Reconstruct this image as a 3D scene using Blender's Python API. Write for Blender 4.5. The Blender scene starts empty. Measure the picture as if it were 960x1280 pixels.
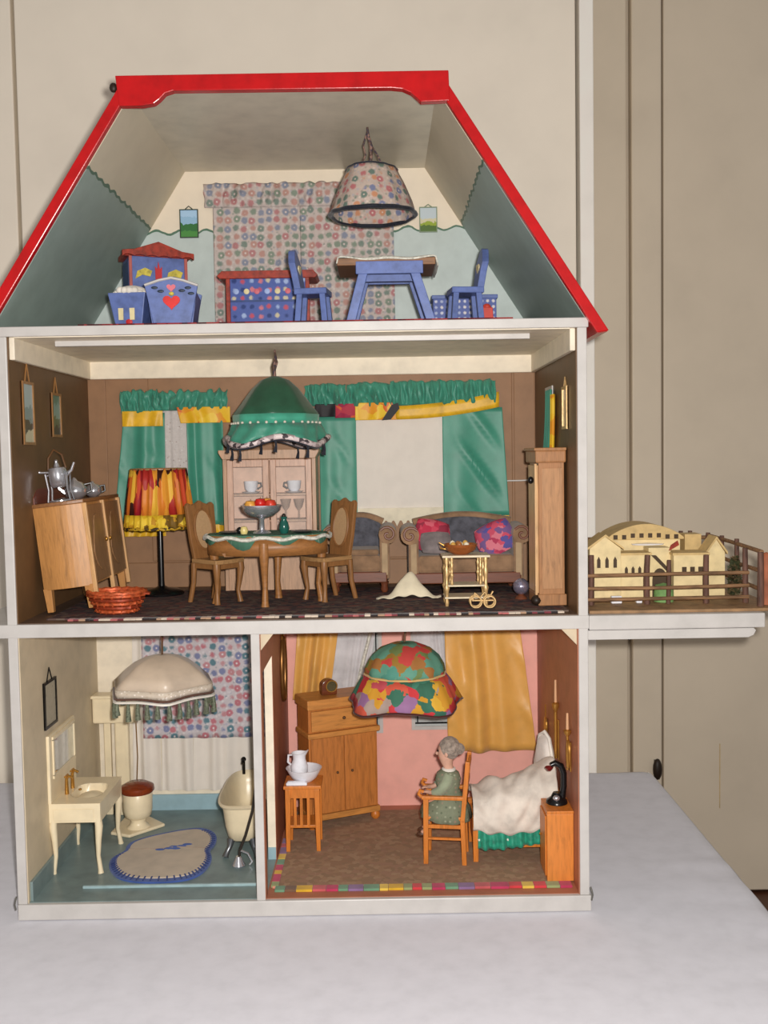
import bpy, bmesh, math, random
from mathutils import Vector, Matrix, Euler
random.seed(7)
sin, cos, pi = math.sin, math.cos, math.pi
R = math.radians
S = 0.01                      # every length below is written in centimetres
scn = bpy.context.scene
COL = scn.collection

# ------------------------------------------------------------------ camera
cam_d = bpy.data.cameras.new('camera')
cam = bpy.data.objects.new('camera', cam_d); COL.objects.link(cam)
cam_d.sensor_fit = 'VERTICAL'; cam_d.sensor_height = 36.0
cam_d.lens = 36.0 * 1250 / 1280
cam_d.clip_start = 0.01; cam_d.clip_end = 50
CAM_H = 58.8
cam.matrix_world = (Matrix.Translation((0, -1.25, CAM_H * S)) @ Matrix.Rotation(-0.0007, 4, 'Z')
                    @ Matrix.Rotation(pi / 2 - 0.0570, 4, 'X') @ Matrix.Rotation(-0.0168, 4, 'Z'))
scn.camera = cam

# ------------------------------------------------------------------ world, flash, exposure
w = bpy.data.worlds.new('room_light'); scn.world = w; w.use_nodes = True
bg = w.node_tree.nodes['Background']
bg.inputs[0].default_value = (1.0, 0.96, 0.91, 1); bg.inputs[1].default_value = 0.30
fl_d = bpy.data.lights.new('camera_flash', 'POINT'); fl_d.energy = 66; fl_d.color = (1.0, 0.96, 0.915)
fl_d.shadow_soft_size = 0.012
fl = bpy.data.objects.new('camera_flash', fl_d); COL.objects.link(fl)
fl.location = (0.024, -1.24, (CAM_H + 2.2) * S)
scn.view_settings.view_transform = 'Standard'; scn.view_settings.look = 'None'
scn.view_settings.exposure = 0.0; scn.view_settings.gamma = 1.0
scn.view_settings.use_curve_mapping = False

# ------------------------------------------------------------------ materials
def lin(c):
    return tuple((v / 255 / 12.92) if v / 255 <= .04045 else ((v / 255 + .055) / 1.055) ** 2.4 for v in c) + (1.0,)

def newmat(name):
    m = bpy.data.materials.new(name); m.use_nodes = True
    nt = m.node_tree
    return m, nt, nt.nodes['Principled BSDF']

def coords(nt, scale=(1, 1, 1)):
    tc = nt.nodes.new('ShaderNodeTexCoord'); mp = nt.nodes.new('ShaderNodeMapping')
    mp.inputs['Scale'].default_value = tuple(100 * s for s in scale)
    nt.links.new(tc.outputs['Object'], mp.inputs['Vector'])
    return mp.outputs['Vector']

def ramp(nt, fac, cols, constant=False, pos=None):
    r = nt.nodes.new('ShaderNodeValToRGB')
    r.color_ramp.interpolation = 'CONSTANT' if constant else 'LINEAR'
    n = len(cols)
    while len(r.color_ramp.elements) < n: r.color_ramp.elements.new(0.5)
    for i, c in enumerate(cols):
        r.color_ramp.elements[i].position = pos[i] if pos else (i / n if constant else i / max(1, n - 1))
    for i, c in enumerate(cols): r.color_ramp.elements[i].color = lin(c)
    nt.links.new(fac, r.inputs['Fac'])
    return r.outputs['Color']

def math_node(nt, op, a, b):
    n = nt.nodes.new('ShaderNodeMath'); n.operation = op
    for i, v in enumerate((a, b)):
        if isinstance(v, (int, float)): n.inputs[i].default_value = v
        else: nt.links.new(v, n.inputs[i])
    return n.outputs[0]

def mix(nt, fac, a, b):
    n = nt.nodes.new('ShaderNodeMix'); n.data_type = 'RGBA'
    for i, v in ((0, fac), (6, a), (7, b)):
        if isinstance(v, (int, float)): n.inputs[i].default_value = v
        elif isinstance(v, tuple): n.inputs[i].default_value = lin(v)
        else: nt.links.new(v, n.inputs[i])
    return n.outputs[2]

def noise(nt, vec, scale, detail=3, rough=.55, dist=0):
    n = nt.nodes.new('ShaderNodeTexNoise')
    n.inputs['Scale'].default_value = scale; n.inputs['Detail'].default_value = detail
    n.inputs['Roughness'].default_value = rough; n.inputs['Distortion'].default_value = dist
    nt.links.new(vec, n.inputs['Vector'])
    return n.outputs['Fac']

def bump(nt, b, h, strength, dist=0.05):
    n = nt.nodes.new('ShaderNodeBump'); n.inputs['Strength'].default_value = strength
    n.inputs['Distance'].default_value = dist * S
    nt.links.new(h, n.inputs['Height']); nt.links.new(n.outputs[0], b.inputs['Normal'])

MC = {}
def paint(name, c, rough=.5, var=.06, vs=.5, bmp=.15, metal=0, spec=.4):
    if name in MC: return MC[name]
    m, nt, b = newmat(name); v = coords(nt)
    d = tuple(max(0, x * (1 - var * 1.6)) for x in c); l = tuple(min(255, x * (1 + var)) for x in c)
    nz = noise(nt, v, vs, 4)
    nt.links.new(ramp(nt, nz, [d, c, l], pos=[.25, .5, .75]), b.inputs['Base Color'])
    b.inputs['Roughness'].default_value = rough; b.inputs['Metallic'].default_value = metal
    b.inputs['Specular IOR Level'].default_value = spec
    if bmp: bump(nt, b, noise(nt, v, 6, 3), bmp)
    MC[name] = m; return m

def wood(name, c, axis='z', rough=.42, var=.09, sc=1.2):
    if name in MC: return MC[name]
    m, nt, b = newmat(name)
    s = {'x': (.12, 1, 1), 'y': (1, .12, 1), 'z': (1, 1, .12)}[axis]
    v = coords(nt, s)
    nz = noise(nt, v, sc * 2.2, 5, .6, .6)
    d = tuple(x * (1 - var * 1.7) for x in c); l = tuple(min(255, x * (1 + var)) for x in c)
    nt.links.new(ramp(nt, nz, [d, c, l], pos=[.28, .5, .75]), b.inputs['Base Color'])
    b.inputs['Roughness'].default_value = rough; b.inputs['Specular IOR Level'].default_value = .4
    bump(nt, b, nz, .12)
    MC[name] = m; return m

def cloth(name, c, rough=.8, var=.07, weave=12, sheen=.2, vs=.35, spec=.2):
    if name in MC: return MC[name]
    m, nt, b = newmat(name); v = coords(nt)
    d = tuple(x * (1 - var * 1.6) for x in c); l = tuple(min(255, x * (1 + var)) for x in c)
    nt.links.new(ramp(nt, noise(nt, v, vs, 4), [d, c, l], pos=[.25, .5, .75]), b.inputs['Base Color'])
    b.inputs['Roughness'].default_value = rough; b.inputs['Sheen Weight'].default_value = sheen
    b.inputs['Specular IOR Level'].default_value = spec
    bump(nt, b, noise(nt, v, weave, 2), .2, .03)
    MC[name] = m; return m

def printed(name, base, cols, cell=.8, size=.33, rnd=.35, flat='y', rough=.8, base2=None, strength=1.0, fine=None):
    """cloth or paint with a printed pattern of little coloured spots"""
    if name in MC: return MC[name]
    m, nt, b = newmat(name)
    s = {'y': (1, 0, 1), 'z': (1, 1, 0), 'x': (0, 1, 1), None: (1, 1, 1)}[flat]
    v = coords(nt, s)
    vo = nt.nodes.new('ShaderNodeTexVoronoi'); vo.inputs['Scale'].default_value = 1 / cell
    vo.inputs['Randomness'].default_value = rnd; nt.links.new(v, vo.inputs['Vector'])
    sp = nt.nodes.new('ShaderNodeSeparateColor'); nt.links.new(vo.outputs['Color'], sp.inputs[0])
    colr = ramp(nt, sp.outputs[0], cols, True)
    mr = nt.nodes.new('ShaderNodeMapRange'); mr.inputs['From Min'].default_value = size + .24; mr.inputs['From Max'].default_value = size + .02
    mr.interpolation_type = 'SMOOTHSTEP'
    nt.links.new(math_node(nt, 'ADD', vo.outputs['Distance'], math_node(nt, 'MULTIPLY', noise(nt, v, 3.2 / cell, 4, .7), .42)), mr.inputs['Value'])
    fac = math_node(nt, 'MULTIPLY', mr.outputs['Result'], strength)
    bs = mix(nt, noise(nt, v, 2.2, 3), base, base2 or tuple(x * .86 for x in base))
    if fine:   # a second, finer layer of leaves and specks between the flowers
        v2 = nt.nodes.new('ShaderNodeTexVoronoi'); v2.inputs['Scale'].default_value = 2.3 / cell; nt.links.new(v, v2.inputs['Vector'])
        s2 = nt.nodes.new('ShaderNodeSeparateColor'); nt.links.new(v2.outputs['Color'], s2.inputs[0])
        m2 = nt.nodes.new('ShaderNodeMapRange'); m2.inputs['From Min'].default_value = .5; m2.inputs['From Max'].default_value = .2
        nt.links.new(v2.outputs['Distance'], m2.inputs['Value'])
        bs = mix(nt, math_node(nt, 'MULTIPLY', m2.outputs['Result'], .9), bs, ramp(nt, s2.outputs[1], fine, True))
        inn = nt.nodes.new('ShaderNodeMapRange'); inn.inputs['From Min'].default_value = .16; inn.inputs['From Max'].default_value = .08
        nt.links.new(vo.outputs['Distance'], inn.inputs['Value'])
        colr = mix(nt, inn.outputs['Result'], colr, tuple(min(255, x * 1.05) for x in base))
    nt.links.new(mix(nt, fac, bs, colr), b.inputs['Base Color'])
    b.inputs['Roughness'].default_value = rough; b.inputs['Specular IOR Level'].default_value = .25
    bump(nt, b, noise(nt, v, 12, 2), .2, .03)
    MC[name] = m; return m

def patches(name, cols, cell=1.6, flat='y', dist=.6, rough=.65, stretch=(1, 1, 1)):
    if name in MC: return MC[name]
    m, nt, b = newmat(name)
    s = {'y': (1, 0, 1), 'z': (1, 1, 0), None: (1, 1, 1)}[flat]
    v = coords(nt, tuple(a * q for a, q in zip(s, stretch)))
    n = nt.nodes.new('ShaderNodeTexNoise'); n.inputs['Scale'].default_value = 1 / cell
    nt.links.new(v, n.inputs['Vector'])
    mx = nt.nodes.new('ShaderNodeMix'); mx.data_type = 'VECTOR'; mx.inputs[0].default_value = .25 * dist
    nt.links.new(v, mx.inputs[4]); 
    sc = nt.nodes.new('ShaderNodeVectorMath'); sc.operation = 'SCALE'; sc.inputs['Scale'].default_value = cell * 4
    nt.links.new(n.outputs['Color'], sc.inputs[0]); nt.links.new(sc.outputs[0], mx.inputs[5])
    vo = nt.nodes.new('ShaderNodeTexVoronoi'); vo.inputs['Scale'].default_value = 1 / cell
    nt.links.new(mx.outputs[1], vo.inputs['Vector'])
    sp = nt.nodes.new('ShaderNodeSeparateColor'); nt.links.new(vo.outputs['Color'], sp.inputs[0])
    nt.links.new(ramp(nt, sp.outputs[0], cols, True), b.inputs['Base Color'])
    b.inputs['Roughness'].default_value = rough; b.inputs['Specular IOR Level'].default_value = .3
    bump(nt, b, noise(nt, coords(nt), 10, 2), .15, .03)
    MC[name] = m; return m

def metal(name, c, rough=.3):
    return paint(name, c, rough, .05, 1.0, 0, .75, .5)

def glass(name, c=(255, 255, 255), a=.18):
    if name in MC: return MC[name]
    m, nt, b = newmat(name)
    b.inputs['Base Color'].default_value = lin(c); b.inputs['Roughness'].default_value = .06
    b.inputs['Alpha'].default_value = a
    v = coords(nt); bump(nt, b, noise(nt, v, .8, 2), .03)
    MC[name] = m; return m

def sheer(name, c, a=.8):
    if name in MC: return MC[name]
    m = cloth(name, c, var=.015); m.node_tree.nodes['Principled BSDF'].inputs['Alpha'].default_value = a
    return m

def two_tone(name, low, high, line, zcut, amp=.35, freq=1.6):
    """wall paint in two colours that meet at a wavy painted border (height zcut in cm, world)"""
    m, nt, b = newmat(name)
    tc = nt.nodes.new('ShaderNodeTexCoord'); mp = nt.nodes.new('ShaderNodeMapping')
    mp.inputs['Scale'].default_value = (100, 100, 100)
    nt.links.new(tc.outputs['Object'], mp.inputs['Vector']); v = mp.outputs['Vector']
    sx = nt.nodes.new('ShaderNodeSeparateXYZ'); nt.links.new(v, sx.inputs[0])
    ph = math_node(nt, 'MULTIPLY', math_node(nt, 'ADD', sx.outputs[0], sx.outputs[1]), freq)
    z = math_node(nt, 'ADD', sx.outputs[2], math_node(nt, 'MULTIPLY', math_node(nt, 'SINE', ph, 0), amp))
    z = math_node(nt, 'ADD', z, math_node(nt, 'MULTIPLY', noise(nt, v, .5, 2), .6))
    up = math_node(nt, 'GREATER_THAN', z, zcut); ln = math_node(nt, 'LESS_THAN', math_node(nt, 'ABSOLUTE', math_node(nt, 'SUBTRACT', z, zcut), 0), .16)
    nz = noise(nt, v, .35, 4)
    lo = mix(nt, nz, low, tuple(x * .86 for x in low)); hi = mix(nt, nz, high, tuple(x * .93 for x in high))
    nt.links.new(mix(nt, ln, mix(nt, up, lo, hi), line), b.inputs['Base Color'])
    b.inputs['Roughness'].default_value = .45; b.inputs['Specular IOR Level'].default_value = .35
    bump(nt, b, noise(nt, v, 1.5, 3), .15)
    return m

# ------------------------------------------------------------------ geometry collector
class MB:
    def __init__(s): s.v = []; s.f = []
    def add(s, vs, fs):
        o = len(s.v); s.v += [Vector(p) for p in vs]; s.f += [tuple(i + o for i in f) for f in fs]; return s
    def box(s, x0, x1, y0, y1, z0, z1):
        return s.add([(x, y, z) for z in (z0, z1) for y in (y0, y1) for x in (x0, x1)],
                     [(0, 2, 3, 1), (4, 5, 7, 6), (0, 1, 5, 4), (2, 6, 7, 3), (0, 4, 6, 2), (1, 3, 7, 5)])
    def tbox(s, c0, s0, c1, s1):
        """tapered box from bottom centre c0 (half sizes s0) to top centre c1 (half sizes s1)"""
        vs = []
        for c, h in ((c0, s0), (c1, s1)):
            vs += [(c[0] + i * h[0], c[1] + j * h[1], c[2]) for j in (-1, 1) for i in (-1, 1)]
        return s.add(vs, [(0, 2, 3, 1), (4, 5, 7, 6), (0, 1, 5, 4), (2, 6, 7, 3), (0, 4, 6, 2), (1, 3, 7, 5)])
    def prism(s, pts, plane, a0, a1):
        n = len(pts)
        def P(p, a): return {'xz': (p[0], a, p[1]), 'xy': (p[0], p[1], a), 'yz': (a, p[0], p[1])}[plane]
        return s.add([P(p, a0) for p in pts] + [P(p, a1) for p in pts],
                     [tuple(range(n)), tuple(range(2 * n - 1, n - 1, -1))] + [(i, i + n, (i + 1) % n + n, (i + 1) % n) for i in range(n)])
    def lathe(s, prof, c=(0, 0, 0), seg=20, sx=1, sy=1, cap=True, wob=None):
        vs = []; n = len(prof)
        for k in range(seg):
            a = 2 * pi * k / seg
            for i, (r, z) in enumerate(prof):
                q = wob(a, i) if wob else (1, 0)
                vs.append((c[0] + r * q[0] * cos(a) * sx, c[1] + r * q[0] * sin(a) * sy, c[2] + z + q[1]))
        fs = [(k * n + i, ((k + 1) % seg) * n + i, ((k + 1) % seg) * n + i + 1, k * n + i + 1) for k in range(seg) for i in range(n - 1)]
        if cap:
            if prof[0][0] > 1e-4: fs.append(tuple(k * n for k in range(seg))[::-1])
            if prof[-1][0] > 1e-4: fs.append(tuple(k * n + n - 1 for k in range(seg)))
        return s.add(vs, fs)
    def ell(s, c, r, seg=14, rings=8):
        return s.lathe([(max(1e-3, sin(pi * i / rings)), -cos(pi * i / rings) * r[2] / 1.0) for i in range(rings + 1)], c, seg, r[0], r[1], False)
    def tube(s, pts, r, seg=8, closed=False):
        pts = [Vector(p) for p in pts]; n = len(pts); vs = []
        rs = r if isinstance(r, (list, tuple)) else [r] * n
        prev = None
        for i, p in enumerate(pts):
            a = pts[(i - 1) % n] if (i or closed) else p; b = pts[(i + 1) % n] if (i < n - 1 or closed) else p
            t = (b - a).normalized()
            u = prev if prev is not None else (Vector((0, 0, 1)) if abs(t.z) < .9 else Vector((1, 0, 0)))
            u = (u - t * u.dot(t)); u = u.normalized() if u.length > 1e-6 else t.orthogonal().normalized()
            prev = u; w_ = t.cross(u)
            for k in range(seg):
                q = 2 * pi * k / seg; vs.append(p + (u * cos(q) + w_ * sin(q)) * rs[i])
        m = n if closed else n - 1
        fs = [(i * seg + k, i * seg + (k + 1) % seg, ((i + 1) % n) * seg + (k + 1) % seg, ((i + 1) % n) * seg + k) for i in range(m) for k in range(seg)]
        if not closed: fs += [tuple(range(seg))[::-1], tuple((n - 1) * seg + k for k in range(seg))]
        return s.add(vs, fs)
    def beam(s, p0, p1, w_, d=None):
        p0, p1 = Vector(p0), Vector(p1); d = d or w_; t = (p1 - p0).normalized()
        u = Vector((1, 0, 0)) if abs(t.x) < .8 else Vector((0, 1, 0))
        u = (u - t * u.dot(t)).normalized(); q = t.cross(u)
        vs = [p + u * i * w_ / 2 + q * j * d / 2 for p in (p0, p1) for j in (-1, 1) for i in (-1, 1)]
        return s.add(vs, [(0, 2, 3, 1), (4, 5, 7, 6), (0, 1, 5, 4), (2, 6, 7, 3), (0, 4, 6, 2), (1, 3, 7, 5)])
    def sheet(s, fn, nu, nv, cu=False):
        vs = [fn(i / nu, j / nv) for j in range(nv + 1) for i in range(nu if cu else nu + 1)]
        w_ = nu if cu else nu + 1
        return s.add(vs, [(j * w_ + i, j * w_ + (i + 1) % w_, (j + 1) * w_ + (i + 1) % w_, (j + 1) * w_ + i) for j in range(nv) for i in range(nu)])
    def xf(s, M_):
        s.v = [M_ @ p for p in s.v]; return s

def mesh_obj(name, mb, m, parent=None, bevel=0, smooth=False, solid=0, sub=0, inv=None):
    me = bpy.data.meshes.new(name)
    vs = mb.v if inv is None else [inv @ p for p in mb.v]
    me.from_pydata([tuple(p * S) for p in vs], [], mb.f)
    bm = bmesh.new(); bm.from_mesh(me); bmesh.ops.recalc_face_normals(bm, faces=bm.faces); bm.to_mesh(me); bm.free()
    o = bpy.data.objects.new(name, me); COL.objects.link(o)
    me.materials.append(m)
    if smooth:
        for p in me.polygons: p.use_smooth = True
    if solid:
        q = o.modifiers.new('thickness', 'SOLIDIFY'); q.thickness = solid * S; q.offset = 0
    if sub:
        q = o.modifiers.new('smooth', 'SUBSURF'); q.levels = sub; q.render_levels = sub
    if bevel:
        q = o.modifiers.new('edges', 'BEVEL'); q.width = bevel * S; q.segments = 2; q.limit_method = 'ANGLE'; q.angle_limit = R(40)
    if smooth and bevel == 0 and not sub:
        try: me.set_sharp_from_angle(angle=R(50))
        except Exception: pass
    if parent: o.parent = parent
    return o

class Thing:
    """an Empty at the thing's base with its parts as children"""
    def __init__(s, name, label, cat, loc=(0, 0, 0), rz=0, group=None, kind=None, rot=None):
        s.e = bpy.data.objects.new(name, None); COL.objects.link(s.e); s.e.empty_display_size = .02
        s.e.location = Vector(loc) * S; s.e.rotation_euler = rot or (0, 0, rz)
        s.e['label'] = label; s.e['category'] = cat
        if group: s.e['group'] = group
        if kind: s.e['kind'] = kind
        s.inv = (Matrix.Translation(Vector(loc)) @ Euler(s.e.rotation_euler).to_matrix().to_4x4()).inverted()
    def p(s, name, mb, m, parent=None, w=False, label=None, kind=None, **k):
        o = mesh_obj(name, mb, m, parent or s.e, inv=s.inv if w else None, **k)
        if label: o['label'] = label
        if kind: o['kind'] = kind
        return o

def tag(o, label, cat, group=None, kind=None):
    if label: o['label'] = label
    if cat: o['category'] = cat
    if group: o['group'] = group
    if kind: o['kind'] = kind
    return o

def single(name, label, cat, mb, m, loc=(0, 0, 0), rz=0, group=None, **k):
    o = mesh_obj(name, mb, m, **k); o.location = Vector(loc) * S; o.rotation_euler = (0, 0, rz)
    return tag(o, label, cat, group)

def copy_tree(o, parent=None):
    c = o.copy(); COL.objects.link(c)
    if parent: c.parent = parent
    for ch in list(o.children): copy_tree(ch, c)
    return c

# common materials
WHITE = paint('white_gloss_paint', (195, 191, 187), .35, .03, .3, .2)
CREAM = paint('cream_paint', (238, 226, 204), .5, .04, .4)
RED = paint('red_gloss_paint', (186, 18, 22), .25, .06, .5, .15)
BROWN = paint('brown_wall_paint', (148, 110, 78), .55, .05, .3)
BEIGE = paint('beige_wall_paint', (206, 190, 162), .5, .04, .3)
PINK = paint('pink_wall_paint', (238, 174, 160), .55, .03, .3)
RUSSET = paint('russet_wall_paint', (172, 110, 84), .5, .06, .3)
TEALF = paint('teal_floor_paint', (122, 140, 140), .35, .08, .3)
SKYB = paint('sky_blue_paint', (152, 182, 192), .4, .04, .4)
BLACK = paint('black_lacquer', (18, 17, 18), .25, .05, 1, 0)
SILVER = metal('polished_silver', (205, 205, 212), .18)
BRASS = metal('aged_brass', (190, 140, 66), .3)
GOLDM = paint('gilt_metal', (208, 172, 118), .35, .1, 2, 0, .35, .5)
WOODM = wood('mid_brown_wood', (156, 116, 76))
WOODL = wood('honey_wood', (200, 146, 86))
WOODO = wood('orange_pine', (206, 122, 48), rough=.4)
WOODT = wood('tan_wardrobe_wood', (186, 116, 56))
BLUEP = paint('folk_blue_paint', (92, 110, 166), .4, .1, .8)
IVORY = paint('ivory_enamel', (236, 220, 186), .3, .03, .4, .08)
PORC = paint('white_porcelain', (232, 232, 238), .15, .03, 1, 0)
FLORAL = printed('floral_print_cloth', (206, 192, 186), [(178, 120, 122), (116, 134, 124), (130, 138, 158), (184, 140, 130), (126, 142, 126)], 1.3, .5, .3, base2=(186, 174, 168), strength=.9, fine=[(206, 194, 188), (140, 146, 138), (196, 160, 156), (170, 170, 178), (210, 200, 194)])
FLORAL2 = printed('bath_floral_cloth', (206, 198, 202), [(184, 116, 126), (94, 128, 140), (124, 130, 164), (186, 134, 140)], 1.3, .52, .4, base2=(184, 178, 184), strength=1.0, fine=[(208, 202, 206), (130, 148, 158), (200, 156, 164), (168, 168, 188), (214, 208, 210)])
GREENC = cloth('green_satin', (66, 142, 120), .45, .04, 10, .1, .4, .4)
GOLDC = cloth('gold_satin', (224, 168, 84), .4, .04, 10, .2, .3, .5)
YELLOWC = cloth('yellow_satin', (226, 176, 34), .45, .1, 10, .2, .6, .4)
SHEERW = sheer('white_sheer', (230, 222, 212), .97)
# ================================================================== the room around the dolls' house
def structure(name, mb, m, label=None, parent=None, **k):
    o = mesh_obj(name, mb, m, parent, **k)
    if not parent: o['kind'] = 'structure'
    if label: o['label'] = label
    return o
DOORP = paint('cream_door_paint', (246, 236, 219), .42, .02, .06, .1)
DOORQ = paint('beige_door_paint', (222, 208, 187), .42, .02, .06, .1)
FLOORW = wood('dark_floor_boards', (86, 52, 34), 'x')
structure('floor', MB().box(-260, 260, -260, 110, -40, -36.8), FLOORW, 'dark brown wooden floor behind the table')
structure('wall_back', MB().box(-260, 260, 88, 94, -36.8, 230), DOORQ, 'beige wall behind the tall doors')
# tall cupboard on the left: two door leaves and an end post
structure('door_1', MB().box(-64.7, 35.9, 59, 62, -34, 228), DOORP, 'wide cream cupboard door behind the dollhouse', bevel=.25)
structure('door_2', MB().box(-170, -65.4, 59.2, 62.2, -34, 228), DOORP, 'cream cupboard door at the left edge', bevel=.25)
structure('trim_1', MB().box(36.5, 39.0, 58.3, 62.2, -36.8, 230), paint('white_trim_paint', (254, 249, 240), .4, .02, .1, .1), 'pale upright post beside the cupboard door', bevel=.2)
structure('trim_2', MB().box(-170, 36.5, 62.4, 64.5, -36.8, 230), DOORP, 'cupboard board behind the doors')
structure('trim_5', MB().box(37.0, 38.9, 62.2, 88, -36.8, 230), DOORP, 'cupboard side panel')
# the recessed wall on the right: narrow panel, grooved stile, broad door leaf
structure('trim_3', MB().box(39.0, 51.6, 85.6, 87.9, -36.8, 230), DOORQ, 'narrow beige wall panel right of the pale post', bevel=.3)
structure('trim_4', MB().box(52.4, 58.6, 84.8, 87.9, -36.8, 230), DOORQ, 'beige upright door frame post', bevel=.4)
d3 = structure('door_3', MB().box(59.1, 150, 85.4, 87.9, -36.2, 228), DOORQ, 'broad beige door leaf at the right', bevel=.3)
structure('scratch', MB().box(71.0, 71.15, 85.3, 85.45, -18, -4), paint('scratch_paint', (206, 180, 130), .6), None, d3)
structure('door_latch', MB().ell((57.3, 83.8, -8.8), (1.0, .9, 2.3)).box(56.8, 57.8, 83.8, 85, -11, -7), paint('dark_iron', (40, 28, 20), .5), 'dark iron latch', d3, smooth=True)

# table and its cloth
tb = Thing('low_table', 'low table hidden beneath the white cloth', 'table', (-18, 2, -36.8))
TBW = wood('table_wood', (120, 80, 50), 'x')
tb.p('table_top', MB().box(-84, 48, -60, 56, -3.0, -.5), TBW, w=True, bevel=.3)
for x in (-80, 43):
    for y in (-56, 52): tb.p('leg', MB().tbox((x, y, -36.8), (1.6, 1.6), (x, y, -3), (2.4, 2.4)), TBW, w=True)
def cloth_fn(u, v):
    # unrolled cloth: lies on the top, rolls over the right and back edges, hangs down
    x = -86 + u * 152; y = -64 + v * 138; z = -.02
    X0, Y1, rr = 47.3, 55.0, 1.8
    def roll(d):
        if d <= 0: return d, 0
        a = d / rr
        if a < pi / 2: return rr * sin(a), -rr * (1 - cos(a))
        return rr, -rr - (d - rr * pi / 2)
    ax, zx = roll(x - X0); ay, zy = roll(y - Y1); az, zz = roll(-60.5 - y)
    wr = .16 * sin(.33 * y + .5 * sin(.12 * x)) * max(0, min(1, (x - 34) / 10)) if y < 16 and y > -30 else 0
    hang = max(0, min(1, (x - X0 - 3) / 8))
    px = X0 + ax + hang * 1.2 * (1 + sin(.22 * y)); py = Y1 + ay if y > -60.5 else -60.5 - az
    soft = .05 * sin(.11 * x + .07 * y) * max(0, min(1, (-3 - y) / 6))
    far = max(0, min(1, (x - 27) / 8)) * .05 * (1 + sin(.45 * x + .1 * y))
    return (px, py, z + max(-26, zx + zy + zz) + abs(wr) + max(0, soft) + far * (1 if y > -2 else 0))
single('tablecloth', 'white cotton cloth spread over the table under the dollhouse', 'tablecloth',
       MB().sheet(cloth_fn, 110, 100), cloth('white_cotton', (224, 223, 231), .85, .02, 8, .1), smooth=True)

# ================================================================== the dolls' house
H = Thing('dollhouse', 'three-storey open dollhouse with white frame, red roof and side balcony', 'dollhouse', (-11, 17, 0.06))
def hp(name, mb, m, label=None, parent=None, **k): return H.p(name, mb, m, parent, w=True, label=label, **k)
XL, XR, OL, OR = -46.4, 24.4, -47.6, 25.6
YB = 33.8
FL1, FL2, FL3 = 2.1, 38.3, 75.4
base = hp('base', MB().box(OL, OR + .2, -.15, 34.8, .06, FL1), WHITE, bevel=.12)
hp('side_wall', MB().box(OL, XL, 0, 34.6, FL1, 74.2), WHITE, bevel=.1)
hp('side_wall', MB().box(XR, OR, 0, 34.6, FL1, 74.2), WHITE, bevel=.1)
hp('shelf', MB().box(-54, OR + .1, -.1, 34.6, 36.5, 38.2), WHITE, 'white board between ground floor and living room', bevel=.1)
hp('attic_floor', MB().box(OL - .3, OR + .2, -.1, 34.6, 74.2, FL3), WHITE, bevel=.1)
# linings
hp('bathroom_floor', MB().box(XL, -17, .5, YB, FL1, FL1 + .08), TEALF, 'teal painted floor')
hp('bedroom_floor', MB().box(-15.9, XR, .5, YB, FL1, FL1 + .08), RUSSET, 'reddish brown painted floor')
hp('living_room_floor', MB().box(XL, XR, .4, YB, 38.2, FL2), paint('dark_brown_floor', (96, 76, 62), .5), 'dark brown floor')
hp('bathroom_side_lining', MB().box(XL, XL + .12, .3, YB, FL1, 36.5), BEIGE, 'beige wall')
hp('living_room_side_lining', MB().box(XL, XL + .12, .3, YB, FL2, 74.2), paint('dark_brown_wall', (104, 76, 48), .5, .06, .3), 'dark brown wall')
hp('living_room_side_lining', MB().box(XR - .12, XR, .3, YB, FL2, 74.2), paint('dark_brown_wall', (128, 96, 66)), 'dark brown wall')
hp('bedroom_side_lining', MB().box(XR - .12, XR, .3, YB, FL1, 36.5), RUSSET, 'reddish brown wall')
hp('bathroom_back_wall', MB().box(XL, -16.5, YB, 34.6, FL1, 36.5), CREAM, 'cream wall')
hp('bedroom_back_wall', MB().box(-16.5, XR, YB, 34.6, FL1, 36.5), PINK, 'pink wall')
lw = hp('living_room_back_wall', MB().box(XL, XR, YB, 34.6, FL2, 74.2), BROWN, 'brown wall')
hp('wall_panel', MB().box(-36.8, 20.6, YB - .3, YB, FL2 + 4.2, 71.6), BROWN, None, lw, bevel=.12)
hp('wall_panel', MB().box(-46.3, -43.5, YB - .25, YB, FL2, 71.6), BROWN, None, lw, bevel=.1)
hp('wall_panel', MB().box(20.9, 24.2, YB - .25, YB, FL2, 71.6), BROWN, None, lw, bevel=.1)
hp('skirting', MB().box(-43.4, 20.8, YB - .5, YB, FL2, FL2 + 4), BROWN, None, lw, bevel=.15)
for nm, b in (('back', (XL, XR, YB - .8, YB)), ('side', (XL + .1, XL + .8, .6, YB)), ('side', (XR - .8, XR - .1, .6, YB))):
    hp('cove_moulding', MB().box(*b, 71.4, 74.2), CREAM, 'cream moulding under the ceiling', bevel=.12)
hp('ceiling_lining', MB().box(XL + .8, XR - .8, .5, YB - .8, 74.1, 74.2), CREAM)
hp('ceiling_lining', MB().box(XL + .1, XR - .1, .6, YB, 36.42, 36.5), CREAM)
hp('ceiling_rail', MB().box(-41.8, 19.2, 4.4, 5.1, 73.4, 74.1), WHITE, 'white rail below the living room ceiling', bevel=.08)
hp('floor_rail', MB().box(-40.6, -17.1, 4.3, 4.7, FL1, FL1 + .4), paint('pale_teal_paint', (160, 186, 190), .35), 'pale teal rail across the bathroom floor', bevel=.05)
hp('floor_rail', MB().box(-15.4, -4.0, 3.4, 3.8, FL1, FL1 + .35), paint('salmon_rail_paint', (214, 146, 122), .35), 'salmon rail across the bedroom floor', bevel=.05)
hp('skirting', MB().box(XL, -17, YB - .4, YB, FL1, 4.7), SKYB, 'light blue skirting', bevel=.08)
hp('skirting', MB().box(XL + .1, XL + .5, .8, YB - .4, FL1, 4.7), TEALF, 'teal skirting', bevel=.08)
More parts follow.
